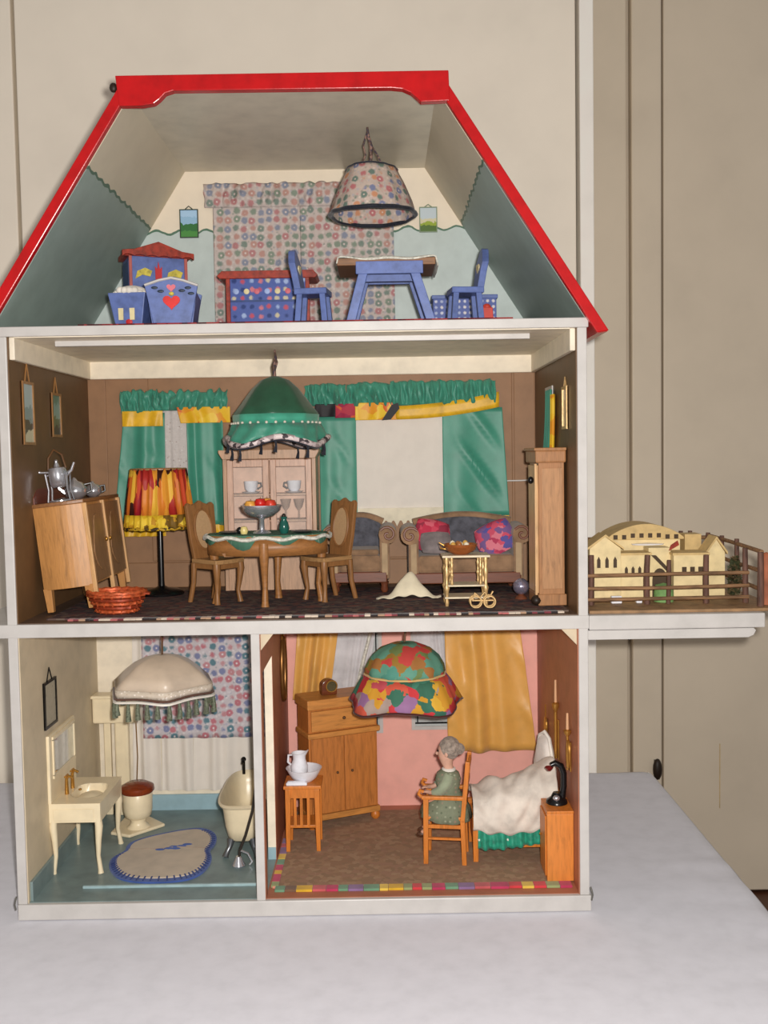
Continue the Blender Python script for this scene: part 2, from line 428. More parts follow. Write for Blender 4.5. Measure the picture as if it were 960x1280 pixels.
# partition with its doorway
px0, px1 = -17.0, -15.9
pt = hp('partition', MB().box(px0, px1, 0, 2.2, FL1, 36.5), WHITE, 'white front edge of the wall between bathroom and bedroom', bevel=.06)
hp('partition_rear', MB().box(px0, px1, 13, YB, FL1, 36.5), CREAM, 'cream wall piece behind the doorway', pt)
hp('lintel', MB().box(px0, px1, 2.2, 13, 31.2, 36.5), CREAM, None, pt)
hp('lining', MB().box(px1, px1 + .06, .3, 2.2, FL1, 36.5).box(px1, px1 + .06, 13, YB, FL1, 36.5).box(px1, px1 + .06, 2.2, 13, 31.2, 36.5), RUSSET, 'reddish brown bedroom wall', pt)
hp('lining', MB().box(px0 - .06, px0, .3, 2.2, FL1, 36.5).box(px0 - .06, px0, 13, YB, FL1, 36.5).box(px0 - .06, px0, 2.2, 13, 31.2, 36.5), paint('umber_edge', (96, 80, 60), .5), 'brown bathroom side', pt)
hp('threshold', MB().box(px0, px1, 2.2, 13, FL1, FL1 + .1), TEALF, 'teal painted doorway floor', pt)
hp('skirting', MB().box(px0, px1, 12.85, 13, FL1, 3.9), SKYB, 'light blue jamb foot', pt)
for xs in ((px1, px1 + 1.7), (XR, XR - 2.1)):
    hp('corner_brace', MB().prism([(xs[0], 36.4), (xs[1], 36.4), (xs[0], 34.2)], 'xz', .8, 1.4), BEIGE, 'beige triangular corner brace')
# bedroom windows on the back wall
GREYG = printed('window_pane_paint', (196, 200, 198), [(120, 130, 130), (90, 100, 104)], 1.2, .2, .6)
for a, b, zz in ((-9.8, -.6, 14.2), (4.0, 12.6, 14.6)):
    wn = hp('window', MB().box(a, b, YB - .12, YB, zz, 34), GREYG, 'painted grey window pane')
    for q in ((a, a + .55, zz + .55, 33.5), (b - .55, b, zz + .55, 33.5), (a, b, zz, zz + .55), (a, b, 33.5, 34)):
        hp('window_frame', MB().box(q[0], q[1], YB - .4, YB, q[2], q[3]), WHITE, 'white window frame', wn)
    hp('glazing_bar', MB().box(a + .55, b - .55, YB - .3, YB, zz + .95, zz + 1.2), BLACK, 'black line', wn)
    hp('glazing_bar', MB().box(a + .85, a + 1.05, YB - .28, YB, zz + 1.25, 33.5).box(b - 1.05, b - .85, YB - .28, YB, zz + 1.25, 33.5), BLACK, 'black line', wn)

# attic: sloping roof
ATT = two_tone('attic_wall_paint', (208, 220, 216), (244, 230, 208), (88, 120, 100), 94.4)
ATS = two_tone('attic_slope_shaded_paint', (158, 176, 168), (214, 204, 180), (80, 110, 92), 95.0, .1, 2.2)  # same paint as the back wall, grazing-light shade put into darker colours
ZT = 103.5
lx = lambda z: -30.1 - .64 * (ZT - z)
rx = lambda z: 7.4 + .645 * (ZT - z)
ab = Thing.p  # shorthand kept for clarity
def att(name, mb, m, label=None, parent=None, **k):
    # walls whose paint is keyed to world height keep their origin at the world origin
    o = mesh_obj(name, mb, m, None, **k); o.parent = parent or H.e
    if parent: o.matrix_parent_inverse = Matrix.Identity(4)
    else: o.matrix_parent_inverse = Matrix.Translation(-H.e.location)
    if label: o['label'] = label
    return o
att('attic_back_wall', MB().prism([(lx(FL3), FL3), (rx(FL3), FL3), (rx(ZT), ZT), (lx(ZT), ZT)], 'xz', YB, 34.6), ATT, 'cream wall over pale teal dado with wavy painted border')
zb = 73.4
for f, sg, nm in ((lx, -1, 'left'), (rx, 1, 'right')):
    a, b = (f(zb), zb), (f(ZT + .6), ZT + .6)
    att('roof_slope', MB().prism([a, b, (b[0] + sg * 1.25, b[1] + .2), (a[0] + sg * 1.3, a[1] + .2)], 'xz', -.2, 34.8), RED, 'red sloping roof board')
    a, b = (f(FL3), FL3), (f(ZT), ZT)
    att('roof_slope_lining', MB().prism([a, b, (b[0] - sg * .12, b[1]), (a[0] - sg * .12, a[1])], 'xz', .2, YB), ATS, 'cream slope over teal dado, darkened for grazing light')
    a, b = (f(zb), zb), (f(ZT + .6), ZT + .6)
    att('roof_edge', MB().prism([(a[0] - sg * .1, a[1]), (b[0] - sg * .1, b[1]), (b[0] + sg * 1.3, b[1] + .25), (a[0] + sg * 1.35, a[1] + .25)], 'xz', -.9, .1), RED, 'glossy red roof edge', bevel=.12)
att('roof_top', MB().box(lx(ZT), rx(ZT), -.2, 34.8, ZT, 104.9), RED, 'red roof top')
att('ceiling_lining', MB().box(lx(ZT), rx(ZT), .2, YB, ZT - .1, ZT), paint('attic_ceiling_paint', (206, 198, 178), .35, .04, .3), 'glossy grey cream attic ceiling')
fas = [(-31.6, 105.2), (8.8, 105.2), (8.9, 101.6), (5.4, 101.5), (4.9, 102.0), (4.2, 102.6), (3.2, 103.05), (1.8, 103.2),
       (-24.6, 103.3), (-25.6, 103.0), (-26.3, 102.3), (-27.0, 101.8), (-28.4, 101.6), (-31.2, 101.6)]
att('fascia', MB().prism(fas, 'xz', -1.1, .1), RED, 'red fascia board with dropped curved ends', bevel=.1)
att('fascia_shadow', MB().ell((-32.0, -.4, 104.0), (.5, .4, .6), 10, 6), paint('dark_iron', (40, 28, 20)), 'dark blob standing in for the fascia shadow', smooth=True)  # added blob in dark iron colour stands in for the fascia end's shadow
# balcony
bal = hp('balcony_floor', MB().box(OR + .1, 47.9, -.1, 27, 36.3, 38.15), WHITE, 'white balcony board on the right side', bevel=.15)
hp('balcony_moulding', MB().prism([(OR, 36.2), (46.6, 36.2), (46.9, 35.9), (46.6, 35.3), (45.9, 35.0), (OR, 35.0)], 'xz', .3, 26), WHITE, None, bal, bevel=.06)
for x, s_ in ((OL, -1), (OR, 1)):
    hk = hp('hook', MB().tube([(x + s_ * .1, -.1, 3.2), (x + s_ * .25, -.2, 2.7), (x + s_ * .35, -.2, 2.2), (x + s_ * .2, -.2, 1.5)], .12, 6), metal('grey_steel', (120, 118, 112), .4), 'small steel hook')
# ================================================================== builders shared by several rooms
def picture(name, label, loc, w_, h_, canvas, frame, axis='y', loop=0, fw=.25, cat='picture', group=None):
    """framed picture; axis = wall normal; loc = centre on the wall surface"""
    rz = {'y': 0, 'x+': pi / 2, 'x-': -pi / 2}[axis]
    t = Thing(name, label, cat, (loc[0], loc[1], loc[2] - h_ / 2), rz, group)
    t.p('print', MB().box(-w_ / 2, w_ / 2, -.14, -.02, .02, h_ - .02), canvas)
    f = MB().box(-w_ / 2, w_ / 2, -.3, -.02, 0, fw).box(-w_ / 2, w_ / 2, -.3, -.02, h_ - fw, h_)
    f.box(-w_ / 2, -w_ / 2 + fw, -.3, -.02, fw, h_ - fw).box(w_ / 2 - fw, w_ / 2, -.3, -.02, fw, h_ - fw)
    t.p('frame', f, frame)
    if loop:
        t.p('cord', MB().tube([(-w_ * .2, -.12, h_), (0, -.12, h_ + loop), (w_ * .2, -.12, h_)], .09, 6), frame)
    return t

def folds(x0, x1, z0, z1, y, amp=.35, n=6, flare=0, seed=0, spread=(0, 0), nu=60, nv=22, sag=0, diag=0):
    """hanging drape between x0..x1; top at z1; folds grow downward"""
    rs = random.Random(seed); ph = [rs.uniform(0, 6) for _ in range(4)]
    def fn(u, v):
        t = 1 - v      # 0 top .. 1 bottom (v runs from bottom)
        a = x0 + spread[0] * t; b = x1 + spread[1] * t
        x = a + (b - a) * (u + .012 * sin(5 * u + ph[2]))
        yy = y - amp * (.45 + .55 * t) * (1 + sin(2 * pi * n * u + ph[0] + .5 * sin(3 * t + ph[1]))) * (.6 + .4 * sin(7 * u + ph[3])) - flare * t
        yy -= diag * max(0, sin(1.0 * x + .8 * (z0 + (z1 - z0) * v) + ph[1])) ** 3 * (.4 + .6 * sin(pi * v)) * (.5 + .5 * sin(2.3 * u * 3 + ph[2]))
        return (x, yy, z0 + (z1 - z0) * v + (sag * sin(pi * u) if v == 0 else 0))
    return MB().sheet(fn, nu, nv)

def ruffle(x0, x1, z0, z1, y, amp=.8, n=22, seed=0, rough_top=.5, scal=0, ns=1):
    """gathered frill: puffy irregular bunches of cloth"""
    rs = random.Random(seed); P = [(rs.uniform(.6, 1.4), rs.uniform(0, 6.3), rs.uniform(-1, 1)) for _ in range(8)]
    def nz(u, k): return sum(sin(2 * pi * n * u * P[i][0] * (.22 + .13 * i) + P[i][1] + k * P[i][2] * 2.5) for i in range(6)) / 3
    def fn(u, v):
        bul = sin(pi * (.08 + .86 * v)) ** .7
        yy = y - amp * 1.25 * bul * (1.1 + .95 * nz(u, v * 2.6)) + .1
        zz = z0 + (z1 - z0) * v + (rough_top * .45 * nz(u, 9) + scal * abs(sin(pi * ns * u))) * v ** 3 + .16 * nz(u * 1.7, v * 5) * sin(pi * v)
        return (x0 + (x1 - x0) * u + .14 * nz(u * 1.3, v * 6 + 3), yy, zz)
    return MB().sheet(fn, n * 9, 12)

# ================================================================== attic
# floral curtain
t = Thing('window_curtain', 'floral print curtain with gathered valance on the attic back wall', 'curtain', (-12, 33, 76))
for x0, x1, sd in ((-25.6, -12.2, 1), (-12.3, 2.5, 2)):
    t.p('drape', folds(x0, x1, 75.6, 100, YB - .35, .22, 8, .3, sd), FLORAL, w=True, smooth=True, solid=.08)
t.p('valance', ruffle(-27.0, 2.9, 97.6, 101.3, YB - .7, .38, 22, 5, .35), FLORAL, w=True, smooth=True, solid=.08)

LAND1 = patches('landscape_print_green', [(150, 190, 220), (120, 170, 90), (160, 200, 230), (70, 130, 60)], 1.4, 'y')
def landscape(name, cols, zs, H_):
    m, nt, b = newmat(name); v = coords(nt)
    sx = nt.nodes.new('ShaderNodeSeparateXYZ'); nt.links.new(v, sx.inputs[0])
    h = math_node(nt, 'ADD', math_node(nt, 'MULTIPLY', sx.outputs[2], 1 / H_), math_node(nt, 'MULTIPLY', math_node(nt, 'SUBTRACT', noise(nt, v, .9, 3), .5), .45))
    nt.links.new(ramp(nt, h, cols, True, zs), b.inputs['Base Color']); b.inputs['Roughness'].default_value = .35
    return m
DKG = paint('dark_green_frame', (52, 66, 50), .5)
picture('small_picture', 'small picture of a green tree left of the attic curtain', (-29.6, YB, 95.4), 2.9, 4.4,
        landscape('tree_print', [(70, 140, 60), (40, 110, 50), (150, 190, 220), (170, 205, 235)], [0, .25, .5, .75], 4.4), DKG, fw=.14, loop=.5)
picture('small_picture', 'small meadow picture right of the attic lamp', (7.8, YB, 95.4), 2.8, 3.9,
        landscape('meadow_print', [(80, 110, 40), (150, 170, 50), (214, 206, 170), (196, 208, 214)], [0, .28, .4, .55], 3.9), paint('grey_green_frame', (130, 146, 120), .5), fw=.14, loop=.4)

# attic lamp
t = Thing('hanging_lamp', 'floral cloth pendant lamp with black braid hanging from the attic ceiling', 'lamp', (-.9, 14.2, 91.6))
CORD = patches('twisted_cord', [(90, 70, 62), (140, 110, 100), (70, 60, 70)], .3, None)
t.p('cord', MB().tube([(-.4, -.2, 11.8), (-.3, -.1, 10.6), (.1, 0, 9.2), (-.1, 0, 6.3)], [.14, .22, .26, .2], 8).tube([(-.3, 0, 11.6), (-1.0, 0, 9.4), (-.7, .1, 8.2), (-1.5, -.2, 6.2)], .12, 6).tube([(0, 0, 9.6), (.9, .2, 8.2), (1.9, 0, 6.1)], .12, 6), CORD, smooth=True)
def wob(a, i): return (1 + .05 * sin(3 * a + .6) * (i > 0) + .02 * sin(11 * a), .25 * sin(2 * a + 2) * (i < 3))
shp = [(5.75, 0), (5.6, .7), (5.3, 1.8), (4.8, 3.2), (4.2, 4.6), (3.65, 5.6), (3.4, 6.2)]
sh = t.p('lamp_shade', MB().lathe(shp, seg=48, cap=False, wob=wob), printed('lamp_floral_cloth', (200, 182, 170), [(176, 110, 112), (104, 122, 112), (116, 122, 150), (190, 136, 104)], 1.15, .5, .35, None, fine=[(204, 188, 176), (140, 140, 128), (190, 150, 144), (170, 164, 168)]), smooth=True, solid=.12)
ring = lambda r, z, i, k=48: [(r * wob(2 * pi * j / k, i)[0] * cos(2 * pi * j / k), r * wob(2 * pi * j / k, i)[0] * sin(2 * pi * j / k), z + wob(2 * pi * j / k, i)[1]) for j in range(k)]
BRAID = cloth('black_braid', (34, 36, 46), .7, .25, 6, .2, 3)
t.p('braid', MB().tube(ring(5.8, .05, 1), .3, 8, True), BRAID, sh, smooth=True, label='black braid round the lower rim')
t.p('braid', MB().tube(ring(3.45, 6.2, 5), .14, 6, True), BRAID, sh, smooth=True)

# wardrobe in the left corner
t = Thing('toy_wardrobe', 'blue painted attic wardrobe with scalloped red cornice', 'wardrobe', (-32.7, 22.5, FL3), R(24))
REDC = paint('brick_red_paint', (150, 50, 32), .45, .2, 1.2)
t.p('body', MB().box(-4.1, 4.1, -2.6, 2.6, 0, 12.2), BLUEP, bevel=.08)
t.p('side_panel', MB().box(-4.2, -4.08, -2.3, 2.3, .6, 11.6), paint('deep_blue_paint', (50, 72, 126), .4, .1))
for x in (-3.95, 3.95): t.p('corner_post', MB().box(x - .22, x + .22, -2.8, -2.5, 0, 12.2), paint('dusty_red_paint', (176, 92, 84), .5), bevel=.06)
co = [(-5.1, 12.0)] + [(-5.1 + i * 10.2 / 24, 12.15 + .2 * abs(sin(i * pi / 4))) for i in range(1, 24)] + [(5.1, 12.0)]
co += [(5.1, 12.9), (3.4, 13.1), (2.0, 13.6), (0, 14.3), (-2.0, 13.6), (-3.4, 13.1), (-5.1, 12.9)]
t.p('cornice', MB().prism(co, 'xz', -3.2, -2.5).box(-4.7, 4.7, -2.6, 2.8, 12.2, 12.9), REDC, bevel=.08, label='scalloped red cornice')
for x, s_ in ((-2.1, 1), (2.3, -1)):
    t.p('painted_leaf', MB().prism([(x - 1.2, 9.0), (x - .9, 10.1), (x + .2, 10.6), (x + 1.2, 10.2), (x + .9, 9.4), (x - .2, 9.6)], 'xz', -2.72, -2.55), paint('mustard_paint', (196, 180, 70), .5, .15, 2), label='yellow leaf')
t.p('painted_tulip', MB().prism([(-.45, 9.0), (.45, 9.0), (.5, 10.9), (.2, 10.5), (0, 11.6), (-.2, 10.5), (-.5, 10.9)], 'xz', -2.74, -2.55), paint('tulip_red', (190, 40, 44), .5), label='red tulip')
t.p('door_line', MB().box(-.06, .06, -2.68, -2.55, .6, 7.6), paint('deep_blue_paint', (50, 72, 126)))

def heart(cx, cz, s_):
    pts = []
    for i in range(24):
        a = 2 * pi * i / 24
        pts.append((cx + s_ * 16 * sin(a) ** 3 / 16, cz + s_ * (13 * cos(a) - 5 * cos(2 * a) - 2 * cos(3 * a) - cos(4 * a)) / 16))
    return pts
# heart cradle
t = Thing('toy_cradle', 'blue painted cradle with a red heart on its end board', 'cradle', (-27.2, 9, FL3), R(6)); t.e.scale = (.96, 1, .9)
def endb(y): return MB().prism([(-2.5, .9), (2.5, .9), (3.5, 6.2), (1.6, 6.9), (0, 7.3), (-1.6, 6.9), (-3.5, 6.2)], 'xz', y, y + .5)
t.p('end_board', endb(-4), BLUEP, bevel=.08); t.p('end_board', endb(3.5), BLUEP, bevel=.08)
for s_ in (-1, 1):
    t.p('side_board', MB().prism([(s_ * 2.3, .9), (s_ * 2.7, .9), (s_ * 3.3, 5.4), (s_ * 2.9, 5.4)], 'xz', -3.6, 3.6), BLUEP)
t.p('floor_board', MB().box(-2.4, 2.4, -3.6, 3.6, .8, 1.1), BLUEP)
t.p('rim', MB().tube([(-3.5, -4.05, 6.25), (-1.6, -4.05, 6.95), (0, -4.05, 7.3), (1.6, -4.05, 6.95), (3.5, -4.05, 6.25)], .2, 6), WHITE, label='white rim', smooth=True)
t.p('heart', MB().prism(heart(0, 3.9, 1.15), 'xz', -4.22, -4), paint('heart_red', (214, 28, 24), .35), bevel=.05, label='red heart')
t.p('painted_flower', MB().prism(heart(0, 5.9, .6), 'xz', -4.2, -4), paint('rose_paint', (214, 110, 124), .5), label='pink flower')
t.p('painted_flower', MB().ell((0, -4.05, 5.05), (.35, .18, .3), 10, 6), paint('mustard_paint', (196, 180, 70)), label='yellow dot')
for x, z in ((-2.2, 5.9), (-1.4, 5.4), (1.4, 5.5), (2.2, 5.9), (2.6, 5.1)):
    t.p('painted_leaf', MB().ell((x, -4.03, z), (.45, .1, .22), 10, 6), paint('dark_leaf_paint', (36, 50, 70), .5))
t.p('pillow', MB().ell((0, 0, 4.2), (2.6, 3.4, 1.4), 16, 10), cloth('white_lace', (226, 220, 210)), smooth=True)
for y in (-3.4, 3.4): t.p('rocker', MB().prism([(-3.0, .55), (-2.2, .1), (0, 0), (2.2, .1), (3.0, .55), (2.6, 1), (-2.6, 1)], 'xz', y - .2, y + .2), BLUEP)
# small cradle
t = Thing('doll_cradle', 'small blue doll cradle filled with white lace bedding', 'cradle', (-32.8, 9.6, FL3), R(-4))
t.p('body', MB().tbox((0, 0, .5), (1.7, 2.2), (0, 0, 5.1), (2.5, 2.9)), BLUEP, bevel=.1)
t.p('foot', MB().box(-1.7, 1.7, -2.1, -1.6, 0, .5), BLUEP); t.p('foot', MB().box(-1.7, 1.7, 1.6, 2.1, 0, .5), BLUEP)
rs = random.Random(4)
fr = MB()
for i in range(22):
    a = 2 * pi * i / 22; fr.ell((2.3 * cos(a), 2.6 * sin(a), 5.2 + rs.uniform(-.25, .3)), (.55, .5, .5), 8, 5)
fr.ell((0, 0, 5.5), (2.0, 2.3, .9), 14, 8)
t.p('bedding', fr, cloth('white_lace', (226, 220, 210)), smooth=True, label='frilly white lace bedding')
for x in (-.9, .6): t.p('painted_flower', MB().prism([(x - .3, 1.6), (x + .3, 1.6), (x + .35, 3.2), (x, 3.7), (x - .35, 3.2)], 'xz', -2.6, -2.2), paint('cream_motif', (220, 206, 160), .5), label='cream flower')
t.p('painted_flower', MB().ell((.1, -2.3, 1.4), (.5, .15, .4), 10, 6), paint('tulip_red', (190, 40, 44)), label='red flower')

# painted chest
t = Thing('toy_chest', 'low blue chest with red frame and painted flower spots', 'chest', (-16.2, 24, FL3))
CHESTP = printed('chest_spots_paint', (84, 104, 176), [(200, 190, 160), (190, 80, 100), (40, 60, 120), (160, 180, 220), (206, 120, 130)], 1.25, .36, .2, 'y', .4)
t.p('body', MB().box(-5.7, 5.7, -2.3, 2.6, .6, 9.4), CHESTP, bevel=.08)
t.p('drawer_line', MB().box(-5.5, 5.5, -2.42, -2.28, 5.9, 6.15), paint('deep_blue_paint', (50, 72, 126)))
for x in (-5.75, 5.75): t.p('corner_post', MB().box(x - .3, x + .3, -2.6, -2, 0, 9.6), REDC, bevel=.08)
t.p('top_rail', MB().prism([(-7.3, 9.6), (-6.9, 9.2), (6.9, 9.2), (7.3, 9.6), (6.6, 10.3), (-6.6, 10.3)], 'xz', -2.8, 2.7), REDC, bevel=.08, label='red top with pointed ends')
t.p('plinth', MB().box(-5.9, 5.9, -2.5, 2.6, 0, .8), REDC)
for i in range(7):
    for j in range(2):
        x = -4.6 + i * 1.5; z = 2.6 + j * 4.8 - (.6 if j == 0 else 0)
        t.p('painted_flower', MB().ell((x, -2.32, z), (.42, .1, .42), 10, 6), [paint('cream_motif', (220, 206, 160)), paint('rose_paint', (214, 110, 124)), paint('pale_blue_motif', (160, 180, 226), .5)][(i + j * 2) % 3])

# blue chairs seen from the side
def blue_chair(label, loc, rz):
    t = Thing('blue_chair', label, 'chair', loc, rz, 'blue attic chairs')
    t.p('seat', MB().box(-2.2, 2.1, -2, 2, 4.4, 5.2), BLUEP, bevel=.15)
    for x in (-1.5, 1.5):
        for y in (-1.5, 1.5):
            t.p('leg', MB().beam((x * 1.25, y * 1.15, 0), (x, y, 4.5), .75, .75), BLUEP, bevel=.08)
    bk = [(-1.5, 5.0), (1.5, 5.0), (1.7, 7.2), (2.1, 8.4), (1.4, 9.4), (.7, 10.2), (0, 10.5), (-.7, 10.2), (-1.4, 9.4), (-2.1, 8.4), (-1.7, 7.2)]
    b = MB().prism(bk, 'yz', -.45, .45)
    b.xf(Matrix.Translation((-1.8, 0, 0)) @ Matrix(((1, 0, -.17, .85), (0, 1, 0, 0), (0, 0, 1, 0), (0, 0, 0, 1))))
    bo = t.p('backrest', b, BLUEP, bevel=.1)
    t.p('painted_heart', MB().prism(heart(0, 7.8, .8), 'yz', -1.85, -1.72), paint('cream_motif', (220, 206, 160)), bo)
    return t
blue_chair('blue wooden chair in front of the red-framed chest', (-8.7, 8, FL3), R(-8))
blue_chair('blue wooden chair at the right by the roof slope', (11.3, 9, FL3), R(187))

# trestle table
t = Thing('trestle_table', 'blue splay-legged attic table with brown top and white runner', 'table', (1.2, 8.5, FL3))
t.p('table_top', MB().box(-6.6, 6.0, -4.4, 4.6, 7.6, 8.5), wood('dark_top_wood', (128, 90, 60), 'x'), bevel=.1)
for y in (-4.2, 3.9): t.p('apron', MB().box(-4.2, 4.4, y - .25, y + .25, 6.5, 8.1), BLUEP, bevel=.08)
for x, dx in ((-3.2, -1.9), (3.3, 2.2)):
    for y in (-3.9, 3.6): t.p('leg', MB().beam((x + dx, y, 0), (x, y, 6.9), 1.15, .8), BLUEP, bevel=.08)
t.p('stretcher', MB().box(-3.2, 3.2, -.4, .4, 6.2, 7.5), BLUEP)
def runner(u, v):
    x = -7.4 + 14.4 * u; d = max(0, abs(x + .4) - 6.2)
    return (.2 + (x if d == 0 else -.4 + (6.2 + d * .25) * (1 if x > 0 else -1)), -4.8 + 9.8 * v, 8.62 - d * 1.0 + .1 * sin(5 * u * pi + v * 4) + .06 * sin(9 * v) - (.35 * sin(pi * u) if v == 0 else 0))
single('table_runner', 'white crocheted runner lying on the blue attic table', 'cloth', MB().sheet(runner, 40, 14), cloth('white_crochet', (206, 204, 192), .9, .15, 5, .1, 2), (1.2, 8.5, FL3), smooth=True, solid=.16)

# checked toy bed and red block
t = Thing('toy_bench', 'long low blue checked bench behind the right attic chair', 'bench', (12.6, 27, FL3))
CHECK = printed('blue_check_paint', (96, 112, 178), [(206, 208, 222), (170, 180, 210), (220, 214, 214)], .85, .33, .0, 'y', .45)
t.p('body', MB().box(-4.7, 4.7, -2.2, 2.2, .4, 6.4), CHECK, bevel=.1)
t.p('top_rail', MB().box(-4.9, 4.9, -2.4, 2.4, 6.3, 6.9), BLUEP, bevel=.1)
for x in (-4.4, 4.4): t.p('foot', MB().box(x - .4, x + .4, -2, 2, 0, .5), BLUEP)
single('toy_block', 'small red toy block beside the right attic chair', 'toy', MB().tbox((0, 0, 0), (.9, .9), (0, 0, 3.0), (.75, .75)).ell((0, 0, 3.1), (.6, .6, .5), 10, 6), paint('coral_red', (208, 72, 60), .45), (14.6, 13, FL3 + .22), bevel=.1)
single('attic_rug', 'dark red rug on the attic floor', 'rug', MB().box(-37.5, 16.5, .2, 27, 0, .2), patches('red_rug_weave', [(120, 30, 34), (90, 24, 30), (140, 50, 50), (70, 30, 34)], .8, 'z', .6, .9), (0, 0, FL3))
# ================================================================== living room
Z2 = FL2
# --- rug
single('living_room_rug', 'dark patterned rug with striped fringe border on the living room floor', 'rug',
       MB().box(-43.5, 23.6, 2.6, 28, 0, .2), patches('persian_rug_weave', [(76, 60, 58), (96, 76, 70), (112, 70, 64), (62, 54, 60), (108, 92, 82), (88, 64, 64)], .7, 'z', .6, .95), (0, 0, Z2))
fringe = Thing('rug_fringe', 'pink black and cream striped fringe along the front of the dark rug', 'fringe', (-10, 1.9, Z2))
rs = random.Random(12)
FC = [cloth('fringe_cream', (214, 196, 178)), cloth('fringe_rose', (186, 104, 104)), cloth('fringe_black', (46, 38, 40)), cloth('fringe_tan', (176, 142, 116)), cloth('fringe_wine', (126, 58, 66))]
x = -40.5
while x < 22.5:
    wd = rs.uniform(.5, .95)
    fringe.p('tuft', MB().box(x + .03, x + wd, 1.5 + rs.uniform(-.15, .15), 2.58, Z2, Z2 + .16 + rs.uniform(0, .08)), FC[rs.choice([0, 1, 2, 0, 3, 4, 2])], w=True)
    x += wd

# --- left window curtain
HEM = YELLOWC
t = Thing('window_curtain', 'green satin curtain with ruffled valance behind the orange standing lamp', 'curtain', (-33, 33, 47))
t.p('drape', folds(-40.6, -34.2, 47.8, 66, YB - .7, .5, 2, .4, 3, (-2.0, -.2), diag=.3), GREENC, w=True, smooth=True, solid=.1)
t.p('drape', folds(-30.7, -25.0, 48.2, 66, YB - .7, .6, 2, .4, 4, (.2, .1), diag=.2), GREENC, w=True, smooth=True, solid=.1)
t.p('hem', folds(-42.6, -34.4, 46.6, 48.0, YB - 1.15, .38, 4, .1, 3), YELLOWC, w=True, smooth=True, solid=.12, label='yellow hem')
t.p('hem', folds(-30.5, -24.9, 46.8, 48.3, YB - 1.15, .42, 3, .1, 4), YELLOWC, w=True, smooth=True, solid=.12, label='yellow hem')
LACE = printed('white_lace_net', (216, 208, 204), [(160, 144, 138), (186, 174, 168), (226, 222, 220)], .5, .3, .9, 'y')
t.p('lace_panel', folds(-34.9, -30.2, 48.6, 69, YB - .45, .16, 4, .1, 5), LACE, w=True, smooth=True, label='white lace panel')
t.p('valance', ruffle(-40.9, -35.0, 66.0, 69.5, YB - 1.0, .45, 9, 3, .6), GREENC, w=True, smooth=True, solid=.1)
t.p('valance', ruffle(-35.4, -24.2, 66.3, 69.3, YB - 1.0, .5, 13, 8, .8), GREENC, w=True, smooth=True, solid=.1)
FLAME = patches('yellow_flame_silk', [(228, 176, 36), (236, 196, 60), (226, 150, 40), (214, 104, 40), (232, 186, 44)], 1.6, 'y', .8, .45)
t.p('valance_band', folds(-40.7, -34.4, 63.9, 66.3, YB - 1.35, .2, 3, 0, 6), YELLOWC, w=True, smooth=True, solid=.1, label='yellow satin band')
t.p('valance_band', folds(-32.2, -23.7, 64.3, 66.8, YB - 1.35, .25, 3, 0, 9, (.6, 0)), FLAME, w=True, smooth=True, solid=.1, label='yellow and orange silk band')

# --- wide right window curtain
t = Thing('window_curtain', 'wide green satin curtain with yellow band behind the sofa', 'curtain', (4, 33, 47))
t.p('drape', folds(-9.8, -4.1, 46.4, 65, YB - .7, .35, 1, .3, 13, diag=.25), GREENC, w=True, smooth=True, solid=.1)
t.p('drape', folds(9.6, 18.9, 49.0, 66, YB - .8, .3, 1, .4, 14, (0, .9), diag=.75), GREENC, w=True, smooth=True, solid=.1)
t.p('hem', folds(12.6, 19.8, 47.6, 49.1, YB - 1.25, .4, 3, 0, 14), YELLOWC, w=True, smooth=True, solid=.12, label='yellow hem')
t.p('sheer_panel', folds(-4.4, .4, 50.0, 65, YB - .45, .1, 1, .1, 15), SHEERW, w=True, smooth=True, label='white sheer panel')
t.p('sheer_panel', folds(.3, 4.7, 50.0, 65, YB - .45, .1, 1, .1, 16), SHEERW, w=True, smooth=True, label='white sheer panel')
t.p('sheer_panel', folds(4.6, 9.8, 50.0, 65, YB - .45, .1, 1, .1, 17), SHEERW, w=True, smooth=True, label='white sheer panel')
lh = MB().box(-4.4, 9.8, YB - 1.05, YB - .7, 48.4, 50.4)
for i in range(12): lh.prism([(-4.2 + i * 1.17, 48.5), (-3.2 + i * 1.17, 48.5), (-3.7 + i * 1.17, 47.5)], 'xz', YB - 1.0, YB - .8)
t.p('lace_hem', lh, cloth('ivory_lace', (230, 220, 196)), w=True, label='ivory lace hem')
t.p('valance', ruffle(-12.0, -5.4, 66.6, 69.8, YB - 1.1, .55, 9, 23, .3, .3, 1), GREENC, w=True, smooth=True, solid=.1)
t.p('valance', ruffle(-5.4, 1.6, 66.4, 69.9, YB - 1.1, .55, 9, 24, .3, .3, 1), GREENC, w=True, smooth=True, solid=.1)
t.p('valance', ruffle(1.4, 17.9, 66.5, 70.2, YB - 1.1, .55, 21, 25, .35, .1, 3), GREENC, w=True, smooth=True, solid=.1)
t.p('valance_band', folds(-10.4, -7.2, 64.9, 66.9, YB - 1.5, .15, 1, 0, 1), cloth('black_silk', (30, 26, 30), .5), w=True, smooth=True, solid=.1, label='black silk piece')
t.p('valance_band', folds(-7.3, -4.1, 64.7, 66.9, YB - 1.5, .15, 1, 0, 2), patches('wine_silk', [(150, 30, 66), (176, 50, 70), (206, 90, 50)], 1.2, 'y'), w=True, smooth=True, solid=.1, label='wine red silk piece')
t.p('valance_band', folds(-4.2, 2.4, 64.3, 67.0, YB - 1.5, .25, 2, 0, 3), FLAME, w=True, smooth=True, solid=.1, label='yellow silk piece')
t.p('valance_band', MB().prism([(.0, 64.2), (1.4, 64.3), (2.8, 66.0), (2.6, 66.9), (1.6, 66.6), (.8, 65.4)], 'xz', YB - 2.15, YB - 2.0), cloth('black_silk', (30, 26, 30)), w=True, label='black silk piece')
